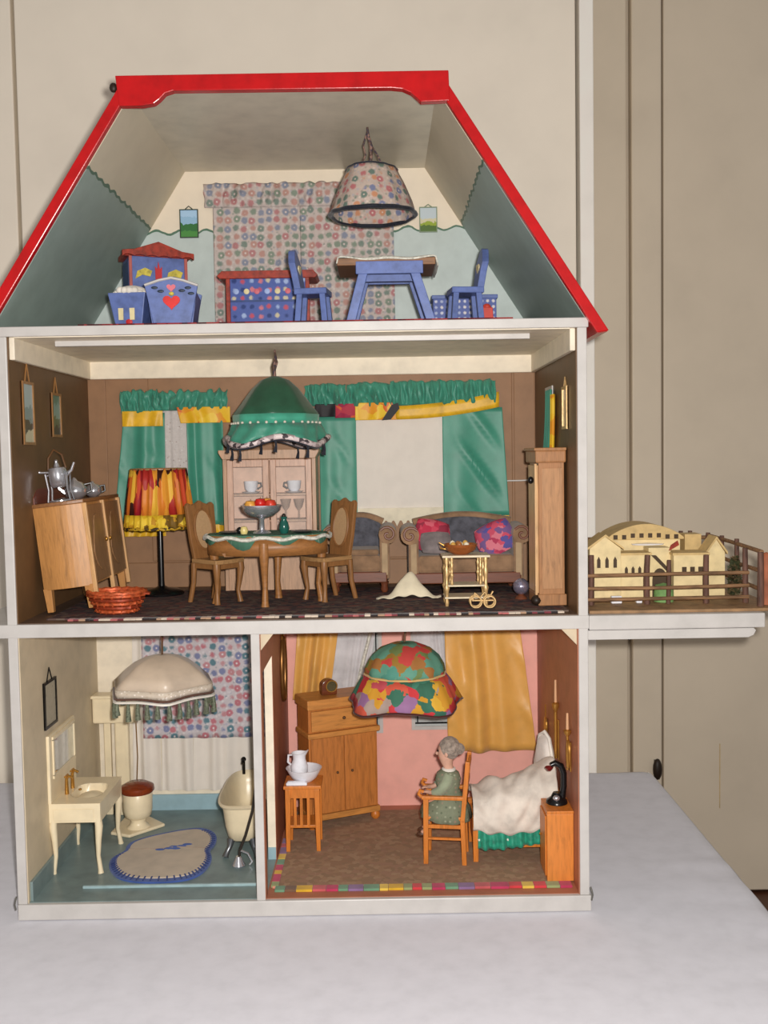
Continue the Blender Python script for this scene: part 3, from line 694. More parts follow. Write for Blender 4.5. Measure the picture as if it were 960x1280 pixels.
def band(u, v): return (2.2 + 16.2 * u, YB - 1.6 - .12 * sin(9 * u), 64.3 + 1.7 * u ** 2 + (2.1 + .3 * u) * v)
t.p('valance_band', MB().sheet(band, 24, 3), YELLOWC, w=True, smooth=True, solid=.12, label='yellow satin band')
single('curtain_rod', 'thin white rod sticking out at the right of the wide green curtain', 'rod', MB().tube([(0, 0, 0), (2.5, -.1, 0), (4.6, -.2, .1)], .12, 6).ell((-.1, 0, 0), (.2, .2, .2), 8, 6), WHITE, (19.4, YB - .6, 54.4), smooth=True)

# --- green hanging lamp
t = Thing('hanging_lamp', 'green satin bell-shaped pendant lamp with black tassels above the dining table', 'lamp', (-15.1, 18, 58))
t.p('cord', MB().tube([(-.1, 1.5, 16.2), (.1, .8, 14.9), (-.15, .2, 13.6), (0, 0, 12.0)], [.12, .22, .3, .25], 8).tube([(0, .9, 15.2), (.35, .4, 14.2), (0, .1, 13.0)], .14, 6), CORD, smooth=True)
def sq(a):   # rounded octagon
    return 1 / max(abs(cos(a)), abs(sin(a)), abs(cos(a + pi / 4)), abs(sin(a + pi / 4)))
wq = lambda a, i: (.97 * sq(a + .39) ** .8 / 1.03, 0)
DKGREEN = cloth('dark_green_satin', (42, 86, 64), .4, .1, 10, .1, .4, .4)
sh = t.p('lamp_shade', MB().lathe([(6.0, 6.6), (6.0, 6.9), (5.2, 7.9), (4.4, 9.0), (3.3, 10.4), (2.0, 11.6), (.7, 12.1), (.05, 12.2)], seg=48, cap=False, wob=wq), DKGREEN, smooth=True, solid=.12)
t.p('shade_band', MB().lathe([(6.05, 5.4), (6.15, 6.75)], seg=48, cap=False, wob=wq), cloth('light_green_satin', (70, 158, 132), .4), sh, smooth=True, solid=.12, label='lighter green band')
bd = MB()
for k in range(30):
    a = 2 * pi * k / 30; q = wq(a, 0)[0]; bd.ell((6.25 * q * cos(a), 6.25 * q * sin(a), 5.55), (.22, .22, .2), 8, 5)
t.p('bead_row', bd, paint('pearl_beads', (214, 204, 190), .25), sh, smooth=True, label='row of pearl beads', kind='stuff')
wr = lambda a, i: (1 + .05 * sin(13 * a + i) + .03 * i * sin(5 * a), (.55 * sin(4 * a + .8)) * (i / 3))
t.p('ruffle', MB().lathe([(6.1, 5.4), (6.4, 4.6), (6.8, 3.8), (7.1, 3.2)], seg=84, cap=False, wob=wr), GREENC, sh, smooth=True, solid=.1, label='gathered green ruffle')
rim = [((7.25 + .35 * sin(5 * a)) * cos(a), (7.25 + .35 * sin(5 * a)) * sin(a), 2.95 + .6 * sin(4 * a + .8)) for a in [2 * pi * k / 72 for k in range(72)]]
t.p('braid', MB().tube(rim, .42, 8, True), patches('grey_braid', [(206, 190, 190), (166, 150, 150), (70, 62, 66), (220, 206, 204)], .5, None), sh, smooth=True, label='grey white braid')
t.p('braid', MB().tube([(p[0] * 1.0, p[1] * 1.0, p[2] - .42) for p in rim], .16, 6, True), BRAID, sh, smooth=True, label='black edging')
for k in range(9):
    a = -pi / 2 + (k - 4) * .68 + .1; j = rim[int((a % (2 * pi)) / (2 * pi) * 72) % 72]
    t.p('tassel', MB().tube([(j[0], j[1], j[2] - .3), (j[0] + .1, j[1], j[2] - 1.2), (j[0] - .05, j[1], j[2] - 2.1)], [.12, .16, .28], 8), BRAID, sh, smooth=True)

# --- china cabinet
PALEW = wood('pale_cabinet_wood', (186, 148, 118))
t = Thing('china_cabinet', 'wooden china cabinet with two glazed doors behind the dining table', 'cabinet', (-17.2, 29.6, Z2))
t.p('back_panel', MB().box(-6.5, 6.5, 2.8, 3.1, 0, 20.4), paint('pink_cabinet_lining', (236, 196, 170), .6))
for x in (-6.75, 6.75): t.p('side_panel', MB().box(x - .3, x + .3, -2.8, 3.1, 0, 20.4), PALEW, bevel=.06)
t.p('base_cupboard', MB().box(-6.5, 6.5, -2.6, 2.8, 0, 8.0), PALEW)
t.p('cornice', MB().prism([(-7.0, 20.2), (7.0, 20.2), (7.6, 21.2), (7.6, 21.6), (-7.6, 21.6), (-7.6, 21.2)], 'xz', -3.4, 3.1), PALEW, bevel=.08)
for z in (8.0, 10.6, 14.6): t.p('shelf', MB().box(-6.4, 6.4, -2.2, 2.8, z, z + .3), PALEW)
for s_ in (-1, 1):
    a, b = (.1, 6.4) if s_ > 0 else (-6.4, -.1)
    d = t.p('door', MB().box(a, a + .9, -3.0, -2.5, 8.2, 20.1).box(b - .9, b, -3.0, -2.5, 8.2, 20.1).box(a + .9, b - .9, -3.0, -2.5, 8.2, 9.2).box(a + .9, b - .9, -3.0, -2.5, 19.0, 20.1), wood('pinkish_door_wood', (204, 166, 144)), bevel=.08)
    t.p('pane', MB().box(a + .9, b - .9, -2.8, -2.72, 9.2, 19.0), glass('cabinet_glass', a=.08), d)
    t.p('knob', MB().ell((.45 * s_, -3.15, 13.0), (.18, .18, .18), 8, 5), BRASS, d)
def cup(label, loc, rz):
    t = Thing('teacup', label, 'cup', loc, rz, 'white teacups in the china cabinet')
    t.p('saucer', MB().lathe([(.02, 0), (1.0, .05), (1.45, .3), (1.35, .32), (.02, .15)], seg=18), PORC, smooth=True)
    t.p('bowl', MB().lathe([(.5, .2), (.95, .7), (1.1, 1.9), (1.0, 1.9), (.8, .7), (.02, .4)], seg=18, cap=False), PORC, smooth=True)
    t.p('handle', MB().tube([(1.0, 0, 1.6), (1.5, 0, 1.6), (1.6, 0, 1.1), (1.0, 0, .7)], .14, 6), BLACK, smooth=True, label='dark handle')
cup('white teacup in the left half of the china cabinet', (-20.2, 28.4, Z2 + 14.92), 0)
cup('white teacup in the right half of the china cabinet', (-13.6, 28.4, Z2 + 14.92), pi)
for x, wh in ((-12.9, 'second'), (-14.9, 'first')):
    single('goblet', 'small glass goblet in the china cabinet, ' + ('nearer the right side' if wh == 'second' else 'nearer the middle post'), 'glass',
           MB().lathe([(.7, 0), (.15, .15), (.12, 1.3), (.55, 1.9), (.85, 3.1), (.78, 3.1), (.45, 1.95), (.02, 1.7)], seg=16, cap=False), glass('goblet_glass', (200, 170, 150), .5), (x, 28.2, Z2 + 10.93), smooth=True, group='goblets')

# --- standing lamp with pleated shade
t = Thing('standing_lamp', 'black standing lamp with pleated orange and yellow shade', 'lamp', (-33.4, 24.2, Z2 + .2))
t.p('base', MB().lathe([(3.3, 0), (3.35, .3), (2.6, .75), (1.0, 1.0), (.5, 1.3)], seg=28), BLACK, smooth=True)
t.p('pole', MB().lathe([(.5, .9), (.42, 2), (.42, 10), (.3, 11)], seg=12), BLACK, smooth=True)
t.p('bulb', MB().ell((.8, -.8, 10.6), (.5, .5, .6), 10, 8), BRASS, smooth=True)
wp = lambda a, i: (1 + .035 * sin(26 * a), 0)
PLEAT = patches('orange_flame_pleats', [(206, 110, 40), (168, 42, 36), (222, 150, 50), (150, 30, 40), (214, 128, 44), (60, 26, 20), (226, 176, 60), (196, 70, 36)], .8, None, .5, .5, (1, 1, .2))
sh = t.p('lamp_shade', MB().lathe([(4.9, 11.9), (4.6, 14.5), (4.25, 17.0), (4.0, 18.8)], seg=130, cap=False, wob=wp), PLEAT, smooth=True, solid=.1)
t.p('shade_band', MB().lathe([(5.15, 9.9), (5.0, 11.0), (4.88, 12.1)], seg=130, cap=False, wob=wp), patches('yellow_brocade', [(216, 176, 40), (190, 140, 36), (230, 196, 60), (120, 90, 30)], .8, None, .8), sh, smooth=True, solid=.1, label='yellow brocade band')
t.p('trim', MB().tube([(5.1 * cos(2 * pi * k / 40), 5.1 * sin(2 * pi * k / 40), 10.0 + .2 * (k % 2)) for k in range(40)], .25, 6, True), patches('dark_gold_trim', [(90, 70, 24), (190, 150, 40), (60, 44, 20)], .6, None), sh, smooth=True, label='dark gold trim')
t.p('trim', MB().tube([(4.02 * cos(2 * pi * k / 40), 4.02 * sin(2 * pi * k / 40), 18.75) for k in range(40)], .15, 6, True), WOODM, sh, smooth=True)
for a, z in ():
    t.p('dark_motif', MB().ell((4.85 * cos(a), 4.85 * sin(a), z + .6), (.5, .5, .9), 8, 6), cloth('black_silk', (30, 26, 30)), sh, smooth=True)

# --- buffet on the left wall (leans back against it)
BF = Thing('buffet', 'tall bow-sided wooden buffet leaning on the left wall', 'sideboard', (-44.9, 15.6, Z2 + .25), rot=(0, R(-6), 0))
HON = wood('golden_oak', (186, 132, 76)); MID = wood('carved_door_wood', (150, 112, 76))
def bow(x): return -8.6 - .7 * sin(pi * min(1, max(0, x / 6.6)))
outl = [(0, -8.6)] + [(6.6 * i / 10, bow(6.6 * i / 10)) for i in range(1, 10)] + [(6.6, -8.6), (6.6, 8.6), (0, 8.6)]
BF.p('body', MB().prism(outl, 'xy', 3.0, 14.0), HON, bevel=.06)
BF.p('top', MB().prism([(x + (.3 if x > 3 else -.1), y * 1.03) for x, y in outl], 'xy', 14.0, 14.5), wood('dark_oak_top', (140, 96, 60), 'y'), bevel=.1)
for x, y in ((.5, -8.2), (6.0, -8.2), (.5, 8.0), (6.0, 8.0)): BF.p('leg', MB().tbox((x, y, 0), (.4, .4), (x, y, 3.2), (.55, .55)), HON, bevel=.05)
for a, b in ((-8.0, -.3), (.3, 8.0)):
    d = BF.p('door', MB().box(6.6, 6.85, a, b, 3.3, 13.6), MID, bevel=.06)
    BF.p('door_panel', MB().prism([((a + b) / 2 + 2.6 * sin(q) * (1 + .2 * cos(3 * q)), 8.4 + 3.9 * cos(q)) for q in [2 * pi * i / 20 for i in range(20)]], 'yz', 6.85, 7.0), MID, d, bevel=.05)
    BF.p('knob', MB().ell((7.0, b - .6 if a < -1 else a + .6, 8.5), (.25, .25, .35), 8, 6), BRASS, d, smooth=True)
for y in (-8.3, 0, 8.3): BF.p('stile', MB().box(6.5, 7.1, y - .28, y + .28, 1.2, 14.0), wood('light_stile', (206, 160, 108)), bevel=.08)
gal = [(-8.4, 14.4)] + [(-8.4 + 16.8 * i / 16, 15.4 + 2.6 * sin(pi * i / 16) ** .7) for i in range(17)] + [(8.4, 14.4)]
BF.p('back_splash', MB().prism(gal, 'yz', -.1, .35), wood('mahogany', (110, 52, 36), 'y'), bevel=.08, label='arched dark red back board')
def on_buffet(x, y): # world position of a point on the sloping top
    m_ = Matrix.Translation(Vector((-44.9, 15.6, Z2 + .25))) @ Euler((0, R(-6), 0)).to_matrix().to_4x4()
    return tuple(m_ @ Vector((x, y, 14.52)))
# silver on the buffet
l = on_buffet(3.0, -5.6)
t = Thing('spirit_kettle', 'silver kettle hung in a four-legged stand on the buffet', 'kettle', l, rot=(0, R(-6), 0))
t.p('stand_base', MB().lathe([(1.5, 0), (1.5, .15), (.6, .35), (.02, .4)], seg=20), SILVER, smooth=True)
for s_ in (-1, 1):
    for q in (-1, 1): t.p('stand_leg', MB().tube([(s_ * 1.5, q * .8, 0), (s_ * 1.25, q * .7, 1.6), (s_ * 1.45, q * .7, 3.8)], .12, 6), SILVER, smooth=True)
t.p('stand_ring', MB().tube([(1.5 * cos(2 * pi * k / 20), 1.0 * sin(2 * pi * k / 20), 3.6) for k in range(20)], .1, 6, True), SILVER, smooth=True)
t.p('body', MB().lathe([(.9, 1.9), (1.2, 2.3), (1.25, 3.8), (1.1, 4.5), (.4, 4.7), (.2, 5.3), (.25, 5.5), (.02, 5.7)], seg=20), SILVER, smooth=True)
t.p('spout', MB().tube([(1.1, 0, 3.4), (1.9, 0, 4.0), (2.4, 0, 5.0)], [.3, .22, .18], 8), SILVER, smooth=True)
t.p('tap', MB().tube([(-1.1, 0, 4.0), (-2.2, 0, 4.1), (-2.6, 0, 4.2)], [.16, .14, .3], 8), SILVER, smooth=True)
t.p('handle', MB().tube([(-1.2, 0, 4.4), (-1.0, 0, 5.9), (-.1, 0, 7.0), (.9, 0, 6.2), (1.2, 0, 4.4)], .16, 8), wood('dark_handle', (96, 64, 36)), smooth=True, label='brown arched handle')
def pot(name, label, cat, l, s_):
    t = Thing(name, label, cat, l, rot=(0, R(-6), R(20)))
    t.p('body', MB().lathe([(.8 * s_, 0), (1.5 * s_, .6 * s_), (1.6 * s_, 1.4 * s_), (1.1 * s_, 2.2 * s_), (.5 * s_, 2.5 * s_), (.25 * s_, 2.9 * s_), (.02, 3.1 * s_)], seg=20), SILVER, smooth=True)
    t.p('handle', MB().tube([(1.3 * s_, 0, 1.9 * s_), (2.2 * s_, 0, 2.0 * s_), (2.2 * s_, 0, .9 * s_), (1.5 * s_, 0, .7 * s_)], .14, 6), BLACK, smooth=True)
    t.p('spout', MB().tube([(-1.4 * s_, 0, 1.0 * s_), (-2.1 * s_, 0, 1.7 * s_), (-2.4 * s_, 0, 2.5 * s_)], [.3, .2, .14], 6), SILVER, smooth=True)
pot('teapot', 'round silver teapot on the buffet beside the kettle', 'teapot', on_buffet(3.3, 0.2), 1.0)
pot('creamer', 'small silver cream jug at the far end of the buffet', 'jug', on_buffet(4.2, 5.6), .75)
# --- pictures on the living room walls
GILT = wood('gilt_frame_wood', (150, 106, 60), rough=.3)
picture('framed_picture', 'framed landscape print on the left wall nearest the front', (XL + .12, 6.2, 65.0), 4.2, 8.2, landscape('grey_sky_print', [(196, 190, 160), (70, 66, 60), (130, 150, 150), (170, 186, 186)], [0, .22, .4, .6], 8.2), GILT, 'x+', 2.4, .35)
picture('framed_picture', 'framed green print on the left wall above the buffet', (XL + .12, 17.5, 65.2), 4.0, 6.2, landscape('green_print', [(60, 56, 50), (90, 110, 84), (130, 160, 150), (100, 130, 110)], [0, .25, .45, .75], 6.2), GILT, 'x+', 2.2, .35)
picture('framed_picture', 'narrow gilt framed picture on the living room right wall', (XR - .12, 7.2, 64.6), 3.4, 5.6, landscape('warm_print', [(120, 100, 80), (150, 130, 110), (190, 180, 170)], [0, .4, .7], 5.6), GOLDM, 'x-', 1.2, .4)
# --- side window curtain on the right wall
t = Thing('side_curtain', 'green and yellow curtain on the living room right wall', 'curtain', (XR - .6, 20, 56))
def sdrape(y0, y1, z0, z1, n, bend):
    def fn(u, v):
        return (XR - .35 - .25 * (1 + sin(2 * pi * n * u)), y0 + (y1 - y0) * u - bend * (1 - v) ** 2, z0 + (z1 - z0) * v)
    return MB().sheet(fn, 30, 12)
t.p('drape', sdrape(15.5, 20.5, 53, 67.6, 3, -7), GREENC, w=True, smooth=True, solid=.1)
t.p('lining', sdrape(13.5, 15.8, 53, 66.8, 2, -3), FLAME, w=True, smooth=True, solid=.1, label='orange yellow edge')
t.p('blind', MB().box(XR - .3, XR - .14, 17, 23, 62, 68.2), WHITE, w=True, label='white strip')

# --- dining table
TABW = wood('dining_table_wood', (154, 104, 58), 'x')
t = Thing('dining_table', 'oval wooden dining table with cabriole legs in the living room', 'table', (-16.2, 14.2, Z2 + .2))
t.p('table_top', MB().lathe([(.02, 9.1), (8.5, 9.1), (8.65, 9.35), (8.5, 9.6), (.02, 9.6)], seg=44, sy=.62), TABW, smooth=True)
t.p('apron', MB().lathe([(8.2, 6.9), (8.2, 9.1)], seg=44, sy=.6, cap=False), TABW, smooth=True, solid=.3)
def cab(x, y, h, r=.55, dx=0, dy=0):
    d = Vector((x, y, 0)).normalized() if (x or y) else Vector((0, 0, 0))
    if dx or dy: d = Vector((dx, dy, 0))
    prof = [(0, .15, .95), (.06, .1, .8), (.3, -.25, .62), (.6, .1, .85), (.85, .3, 1.15), (1, .15, 1.2)]
    return MB().tube([(x + d.x * o, y + d.y * o, h * k) for k, o, _ in prof], [r * q for *_, q in prof], 8)
for x, y in ((-7.2, -.6), (0, -4.6), (.9, 4.0), (7.2, .3)):
    t.p('leg', cab(x, y, 8.6, .62), TABW, smooth=True)
t.p('fringe_tab', MB().prism([(-5.8, 7.3), (-4.0, 7.3), (-4.3, 6.8), (-5.5, 6.8)], 'xz', -3.9, -3.7), TABW)
# cloth
GRC = printed('green_lace_cloth', (78, 122, 100), [(170, 180, 164), (48, 96, 80), (130, 156, 138)], .6, .33, .8, 'z')
def tcl(u, v):
    a = 2 * pi * u; r = v * 8.9 * (1 + .03 * sin(9 * a)); ex = max(0, r - 8.55)
    return (min(r, 8.75) * cos(a), min(r, 8.75) * .63 * sin(a) * 1.0, 9.66 - ex * 2.2 - (.9 * max(0, -sin(a)) ** 6 * (cos(a + .55) < .35) if v > .97 else 0))
ct = Thing('table_cloth', 'green lace tablecloth with white edge on the dining table', 'tablecloth', (-16.2, 14.2, Z2 + .24))
ct.p('cloth', MB().sheet(tcl, 60, 12, True), GRC, smooth=True, solid=.06)
ct.p('edge', MB().tube([(8.78 * cos(a), 8.78 * .63 * sin(a), 9.25 + .18 * sin(11 * a)) for a in [2 * pi * k / 66 for k in range(66)]], .26, 6, True), cloth('white_crochet', (206, 204, 192)), smooth=True, label='white crochet edge')
TT = Z2 + .2 + 9.76
t = Thing('fruit_bowl', 'silver pedestal bowl on the dining table', 'bowl', (-16.9, 13.6, TT))
t.p('foot', MB().lathe([(1.3, 0), (1.1, .2), (.4, .5), (.35, 1.8), (.6, 2.2)], seg=18), SILVER, smooth=True)
t.p('dish', MB().lathe([(.5, 2.1), (1.7, 2.4), (2.6, 3.1), (2.9, 3.9), (2.75, 3.9), (2.4, 3.2), (1.5, 2.7), (.02, 2.6)], seg=24, cap=False), SILVER, smooth=True)
for i, (x, y, z, c, nm, lb) in enumerate(((-.1, -.3, 3.9, (200, 36, 30), 'apple', 'red apple at the middle of the silver bowl'), (1.3, -.2, 3.7, (206, 60, 40), 'apple', 'red apple at the right of the silver bowl'),
        (-1.5, -.2, 3.6, (222, 160, 70), 'orange', 'orange fruit at the left of the silver bowl'), (.7, .5, 3.9, (226, 150, 60), 'orange', 'orange fruit behind the apples in the silver bowl'))):
    f = Thing(nm, lb, 'fruit', (-16.9 + x, 13.6 + y, TT + z - .45), 0, 'fruit in the silver bowl')
    f.p('flesh', MB().lathe([(.02, .12), (.35, 0), (.75, .3), (.85, .8), (.6, 1.3), (.2, 1.38), (.02, 1.25)], seg=14, cap=False), paint(nm + str(i), c, .35, .12, 1.5, 0), smooth=True)
    f.p('stalk', MB().tube([(0, 0, 1.2), (.05, 0, 1.6)], .06, 5), WOODM)
t = Thing('green_vase', 'small dark green vase on the dining table', 'vase', (-13.7, 12.4, TT))
t.p('body', MB().lathe([(.5, 0), (.75, .7), (.6, 1.4), (.35, 1.9), (.5, 2.3), (.38, 2.3), (.25, 1.9)], seg=14, cap=True), paint('bottle_green', (30, 90, 80), .2), smooth=True)
t.p('stopper', MB().ell((0, 0, 2.4), (.3, .3, .35), 8, 6), paint('dark_iron', (40, 28, 20)), smooth=True)
t = Thing('mustard_pot', 'tiny yellow and black pot left of the fruit bowl', 'pot', (-19.2, 12.2, TT))
t.p('body', MB().lathe([(.45, 0), (.6, .5), (.4, 1.0), (.02, 1.1)], seg=12), paint('pale_yellow_glaze', (220, 200, 130), .3), smooth=True)
t.p('lid', MB().ell((-.6, 0, .5), (.45, .4, .5), 8, 6), BLACK, smooth=True)
for x, y, lb in ((-21.2, 12.8, 'dark plate at the left end of the dining table'), (-11.2, 12.8, 'dark plate at the right end of the dining table')):
    single('plate', lb, 'plate', MB().lathe([(.02, .05), (.9, .05), (1.6, .3), (1.5, .34), (.9, .14), (.02, .12)], seg=20, cap=False), metal('pewter', (120, 122, 126), .3), (x, y, TT), smooth=True, group='plates on the dining table')

# --- dining chairs (front faces -y locally)
CANE = printed('cane_weave', (196, 158, 116), [(170, 128, 88), (186, 150, 110)], .35, .2, .1, 'y')
DCH = wood('dining_chair_wood', (140, 96, 56))
def dining_chair(label, loc, rz):
    t = Thing('dining_chair', label, 'chair', loc, rz, 'dining chairs')
    t.p('seat', MB().prism([(-2.7, -2.8), (-1.5, -3.05), (0, -3.15), (1.5, -3.05), (2.7, -2.8), (2.3, 2.6), (-2.3, 2.6)], 'xy', 5.6, 6.2), wood('seat_wood', (168, 128, 84), 'y'), bevel=.1)
    t.p('seat_rail', MB().box(-2.4, 2.4, -2.7, -2.3, 4.9, 5.6).box(-2.3, -1.9, -2.3, 2.4, 4.9, 5.6).box(1.9, 2.3, -2.3, 2.4, 4.9, 5.6), DCH)
    for x in (-2.1, 2.1):
        t.p('leg', cab(x, -2.3, 5.6, .48, .5 * x / 2.1, -.6), DCH, smooth=True)
        t.p('leg', MB().tube([(x * 1.05, 3.2, 0), (x, 2.5, 2.8), (x, 2.3, 5.6)], [.36, .38, .45], 8), DCH, smooth=True)
    # back: frame with oval cane panel
    out = [(-2.1, 5.8), (2.1, 5.8), (2.45, 9), (2.6, 13.6), (2.2, 14.0), (1.5, 13.7), (.7, 13.9), (0, 14.3), (-.7, 13.9), (-1.5, 13.7), (-2.2, 14.0), (-2.6, 13.6), (-2.45, 9)]
    sh_ = Matrix(((1, 0, 0, 0), (0, 1, .13, 1.55), (0, 0, 1, 0), (0, 0, 0, 1)))
    b = t.p('backrest', MB().prism(out, 'xz', -.3, .3).xf(sh_), DCH, bevel=.12)
    t.p('cane_panel', MB().prism([(1.5 * cos(2 * pi * k / 20), 10.2 + 2.7 * sin(2 * pi * k / 20)) for k in range(20)], 'xz', -.42, -.28).xf(sh_), CANE, b, label='oval cane panel')
    t.p('panel_rim', MB().tube([(1.6 * cos(2 * pi * k / 24), -.4, 10.2 + 2.8 * sin(2 * pi * k / 24)) for k in range(24)], .16, 6, True).xf(sh_), DCH, b, smooth=True)
dining_chair('wooden dining chair with oval cane back at the left of the dining table', (-23.6, 15.2, Z2 + .2), R(52))
dining_chair('wooden dining chair with oval cane back at the right of the dining table', (-8.0, 16.2, Z2 + .2), R(-48))

# --- upholstered seats
UPH = cloth('taupe_upholstery', (140, 110, 84), .8, .12, 8, .2, .6)
UPD = cloth('slate_stripe_upholstery', (84, 84, 92), .8, .2, 8, .2, .9)
RW = wood('red_brown_wood', (112, 62, 40), 'x')
def seat_suite(name, label, loc, wd, dp, group=None, rz=0, hb=11):
    t = Thing(name, label, 'sofa' if wd > 12 else 'armchair', loc, rz)
    h = wd / 2
    t.p('seat', MB().box(-h + 1.6, h - 1.6, -dp / 2 + .2, dp / 2 - 1, 3.0, 5.6), UPH, bevel=.5)
    t.p('plinth', MB().box(-h + .7, h - .7, -dp / 2 + .1, dp / 2, 1.5, 3.1), RW, bevel=.15, label='red brown wooden base')
    bk = [(-h + 1.5, 4.5)] + [(-h + 1.5 + (wd - 3) * i / 14, hb - 1.2 + 1.0 * sin(pi * i / 14)) for i in range(15)] + [(h - 1.5, 4.5)]
    t.p('backrest', MB().prism(bk, 'xz', dp / 2 - 2.0, dp / 2 - .2), UPD, bevel=.3)
    t.p('top_rail', MB().tube([(-h + 1.2 + (wd - 2.4) * i / 14, dp / 2 - 1.1, hb - 1.0 + 1.0 * sin(pi * i / 14)) for i in range(15)], .6, 8), UPH, smooth=True)
    for s_ in (-1, 1):
        a = t.p('arm', MB().box(s_ * (h - 1) - .75, s_ * (h - 1) + .75, -dp / 2 + .3, dp / 2 - .6, 2.0, 8.4), UPH, bevel=.2)
        t.p('arm_roll', MB().tube([(s_ * (h - .5), -dp / 2, 8.6), (s_ * (h - .5), dp / 2 - .6, 8.6)], 1.35, 16), UPH, a, smooth=True)
        t.p('arm_scroll', MB().tube([(s_ * (h - .5) + s_ * r_ * cos(q), -dp / 2 - .1, 8.6 + r_ * sin(q)) for r_, q in [(1.25 - .08 * k, 2.6 - k * .55) for k in range(15)]], .18, 6), RW, a, smooth=True)
        t.p('arm_front', MB().box(s_ * (h - 1) - .45, s_ * (h - 1) + .45, -dp / 2 + .12, -dp / 2 + .35, 2.6, 7.4), cloth('pale_taupe', (176, 150, 118)), a, bevel=.1)
        for y in (-dp / 2 + .8, dp / 2 - .8): t.p('foot', MB().lathe([(.35, 0), (.6, .4), (.5, 1.1), (.7, 1.6)], (s_ * (h - 1.1), y, 0), 10), RW, smooth=True)
    return t
t = seat_suite('armchair', 'taupe rolled-arm armchair behind the right dining chair', (-3.6, 25.8, Z2 + .2), 9.4, 8.5)
t.p('seat_cushion', MB().box(-2.9, 2.9, -3.8, 2.4, 5.5, 6.4), UPH, bevel=.35)
t = seat_suite('sofa', 'taupe rolled-arm sofa under the wide green curtain', (11.9, 23.4, Z2 + .2), 17.2, 9.0)
def pillow(label, loc, s_, m, rot):
    mb = MB()
    def fn(u, v):
        x, y = 2 * u - 1, 2 * v - 1
        return (x * (1 - .12 * y * y), y * (1 - .12 * x * x), 0)
    n = 10; vs = []; 
    for sg in (1, -1):
        mb.sheet(lambda u, v, sg=sg: (s_[0] * (2 * u - 1) * (1 - .12 * (2 * v - 1) ** 2), s_[1] * (2 * v - 1) * (1 - .12 * (2 * u - 1) ** 2), sg * s_[2] * (max(0, (1 - (2 * u - 1) ** 4) * (1 - (2 * v - 1) ** 4)) ** .5)), n, n)
    o = mesh_obj('cushion', mb, m, smooth=True); o.location = Vector(loc) * S; o.rotation_euler = rot
    return tag(o, label, 'cushion', 'cushions on the sofa')
PF = patches('pink_floral_cushion', [(200, 80, 104), (176, 60, 90), (120, 90, 140), (214, 120, 136), (90, 84, 150)], .8, None, .8, .8)
pillow('pink red cushion leaning in the left of the sofa', (7.2, 22.6, Z2 + 8.4), (2.7, 2.6, .9), patches('rose_cushion', [(206, 70, 92), (190, 50, 76), (150, 50, 70), (214, 100, 116)], 1.0, None), (R(68), R(12), R(10)))
pillow('purple and pink patterned cushion at the right of the sofa', (16.4, 22.0, Z2 + 8.0), (2.9, 2.6, .9), PF, (R(66), R(-24), R(-12)))
pillow('grey cushion in front of the pink one on the sofa', (7.6, 20.6, Z2 + 7.6), (2.3, 1.7, .8), cloth('grey_cushion', (128, 118, 118), .8, .2), (R(64), 0, R(6)))

# --- folded white cloth on the rug
def sail(u, v):
    x = -4.6 + 9.2 * u; pk = math.exp(-((x - .2) / 2.1) ** 2)
    return (x, -2 + 4 * v * (.4 + .6 * pk) + .4 * u, .06 + 3.4 * pk * sin(pi * min(1, v * .9 + .05)) ** 1.2 + .12 * sin(3 * x))
single('folded_cloth', 'white cloth folded to a peak on the rug in front of the armchair', 'cloth', MB().sheet(sail, 40, 16), cloth('cream_linen', (226, 214, 186)), (3.4, 17.0, Z2 + .2), smooth=True, solid=.1)

# --- gilt side table
t = Thing('side_table', 'gilt two-shelf side table with spindle legs in front of the sofa', 'table', (10.9, 9.2, Z2 + .2))
CRT = paint('cream_table_top', (222, 206, 176), .4)
t.p('table_top', MB().box(-3.2, 3.2, -2.2, 2.2, 6.5, 6.8), CRT, bevel=.1)
t.p('shelf', MB().box(-2.7, 2.7, -1.9, 1.9, 2.6, 2.85), CRT, bevel=.08)
t.p('shelf', MB().box(-2.9, 3.1, -2.0, 2.0, 1.0, 1.25), CRT, bevel=.08)
def spin(x, y, z0, z1, r): 
    L = z1 - z0
    return MB().lathe([(r * q, z0 + L * k) for k, q in ((0, .8), (.08, 1.1), (.16, .7), (.3, 1.0), (.38, 1.5), (.44, .8), (.6, .9), (.75, 1.3), (.82, .7), (.94, 1.2), (1, 1))], (x, y, 0), 10)
for x in (-2.6, 2.6):
    for y in (-1.7, 1.7): t.p('leg', spin(x, y, 0, 6.5, .27), GOLDM, smooth=True)
for x in (-1.9, 1.9):
    for y in (-1.75, 1.75): t.p('spindle', spin(x, y, 2.8, 6.5, .18), GOLDM, smooth=True)
t = Thing('wooden_bowl', 'brown wooden bowl on the gilt side table', 'bowl', (10.3, 9.0, Z2 + 7.02))
t.p('bowl', MB().lathe([(1.0, 0), (2.0, .6), (2.3, 1.4), (2.1, 1.4), (1.8, .7), (.02, .35)], seg=24, cap=False), wood('bowl_wood', (150, 84, 40), 'x', .3), smooth=True)
t.p('handle', MB().tube([(-2.2, 0, 1.2), (-2.9, 0, 1.6), (-2.6, 0, .8), (-1.9, 0, .7)], .14, 6), BRASS, smooth=True)
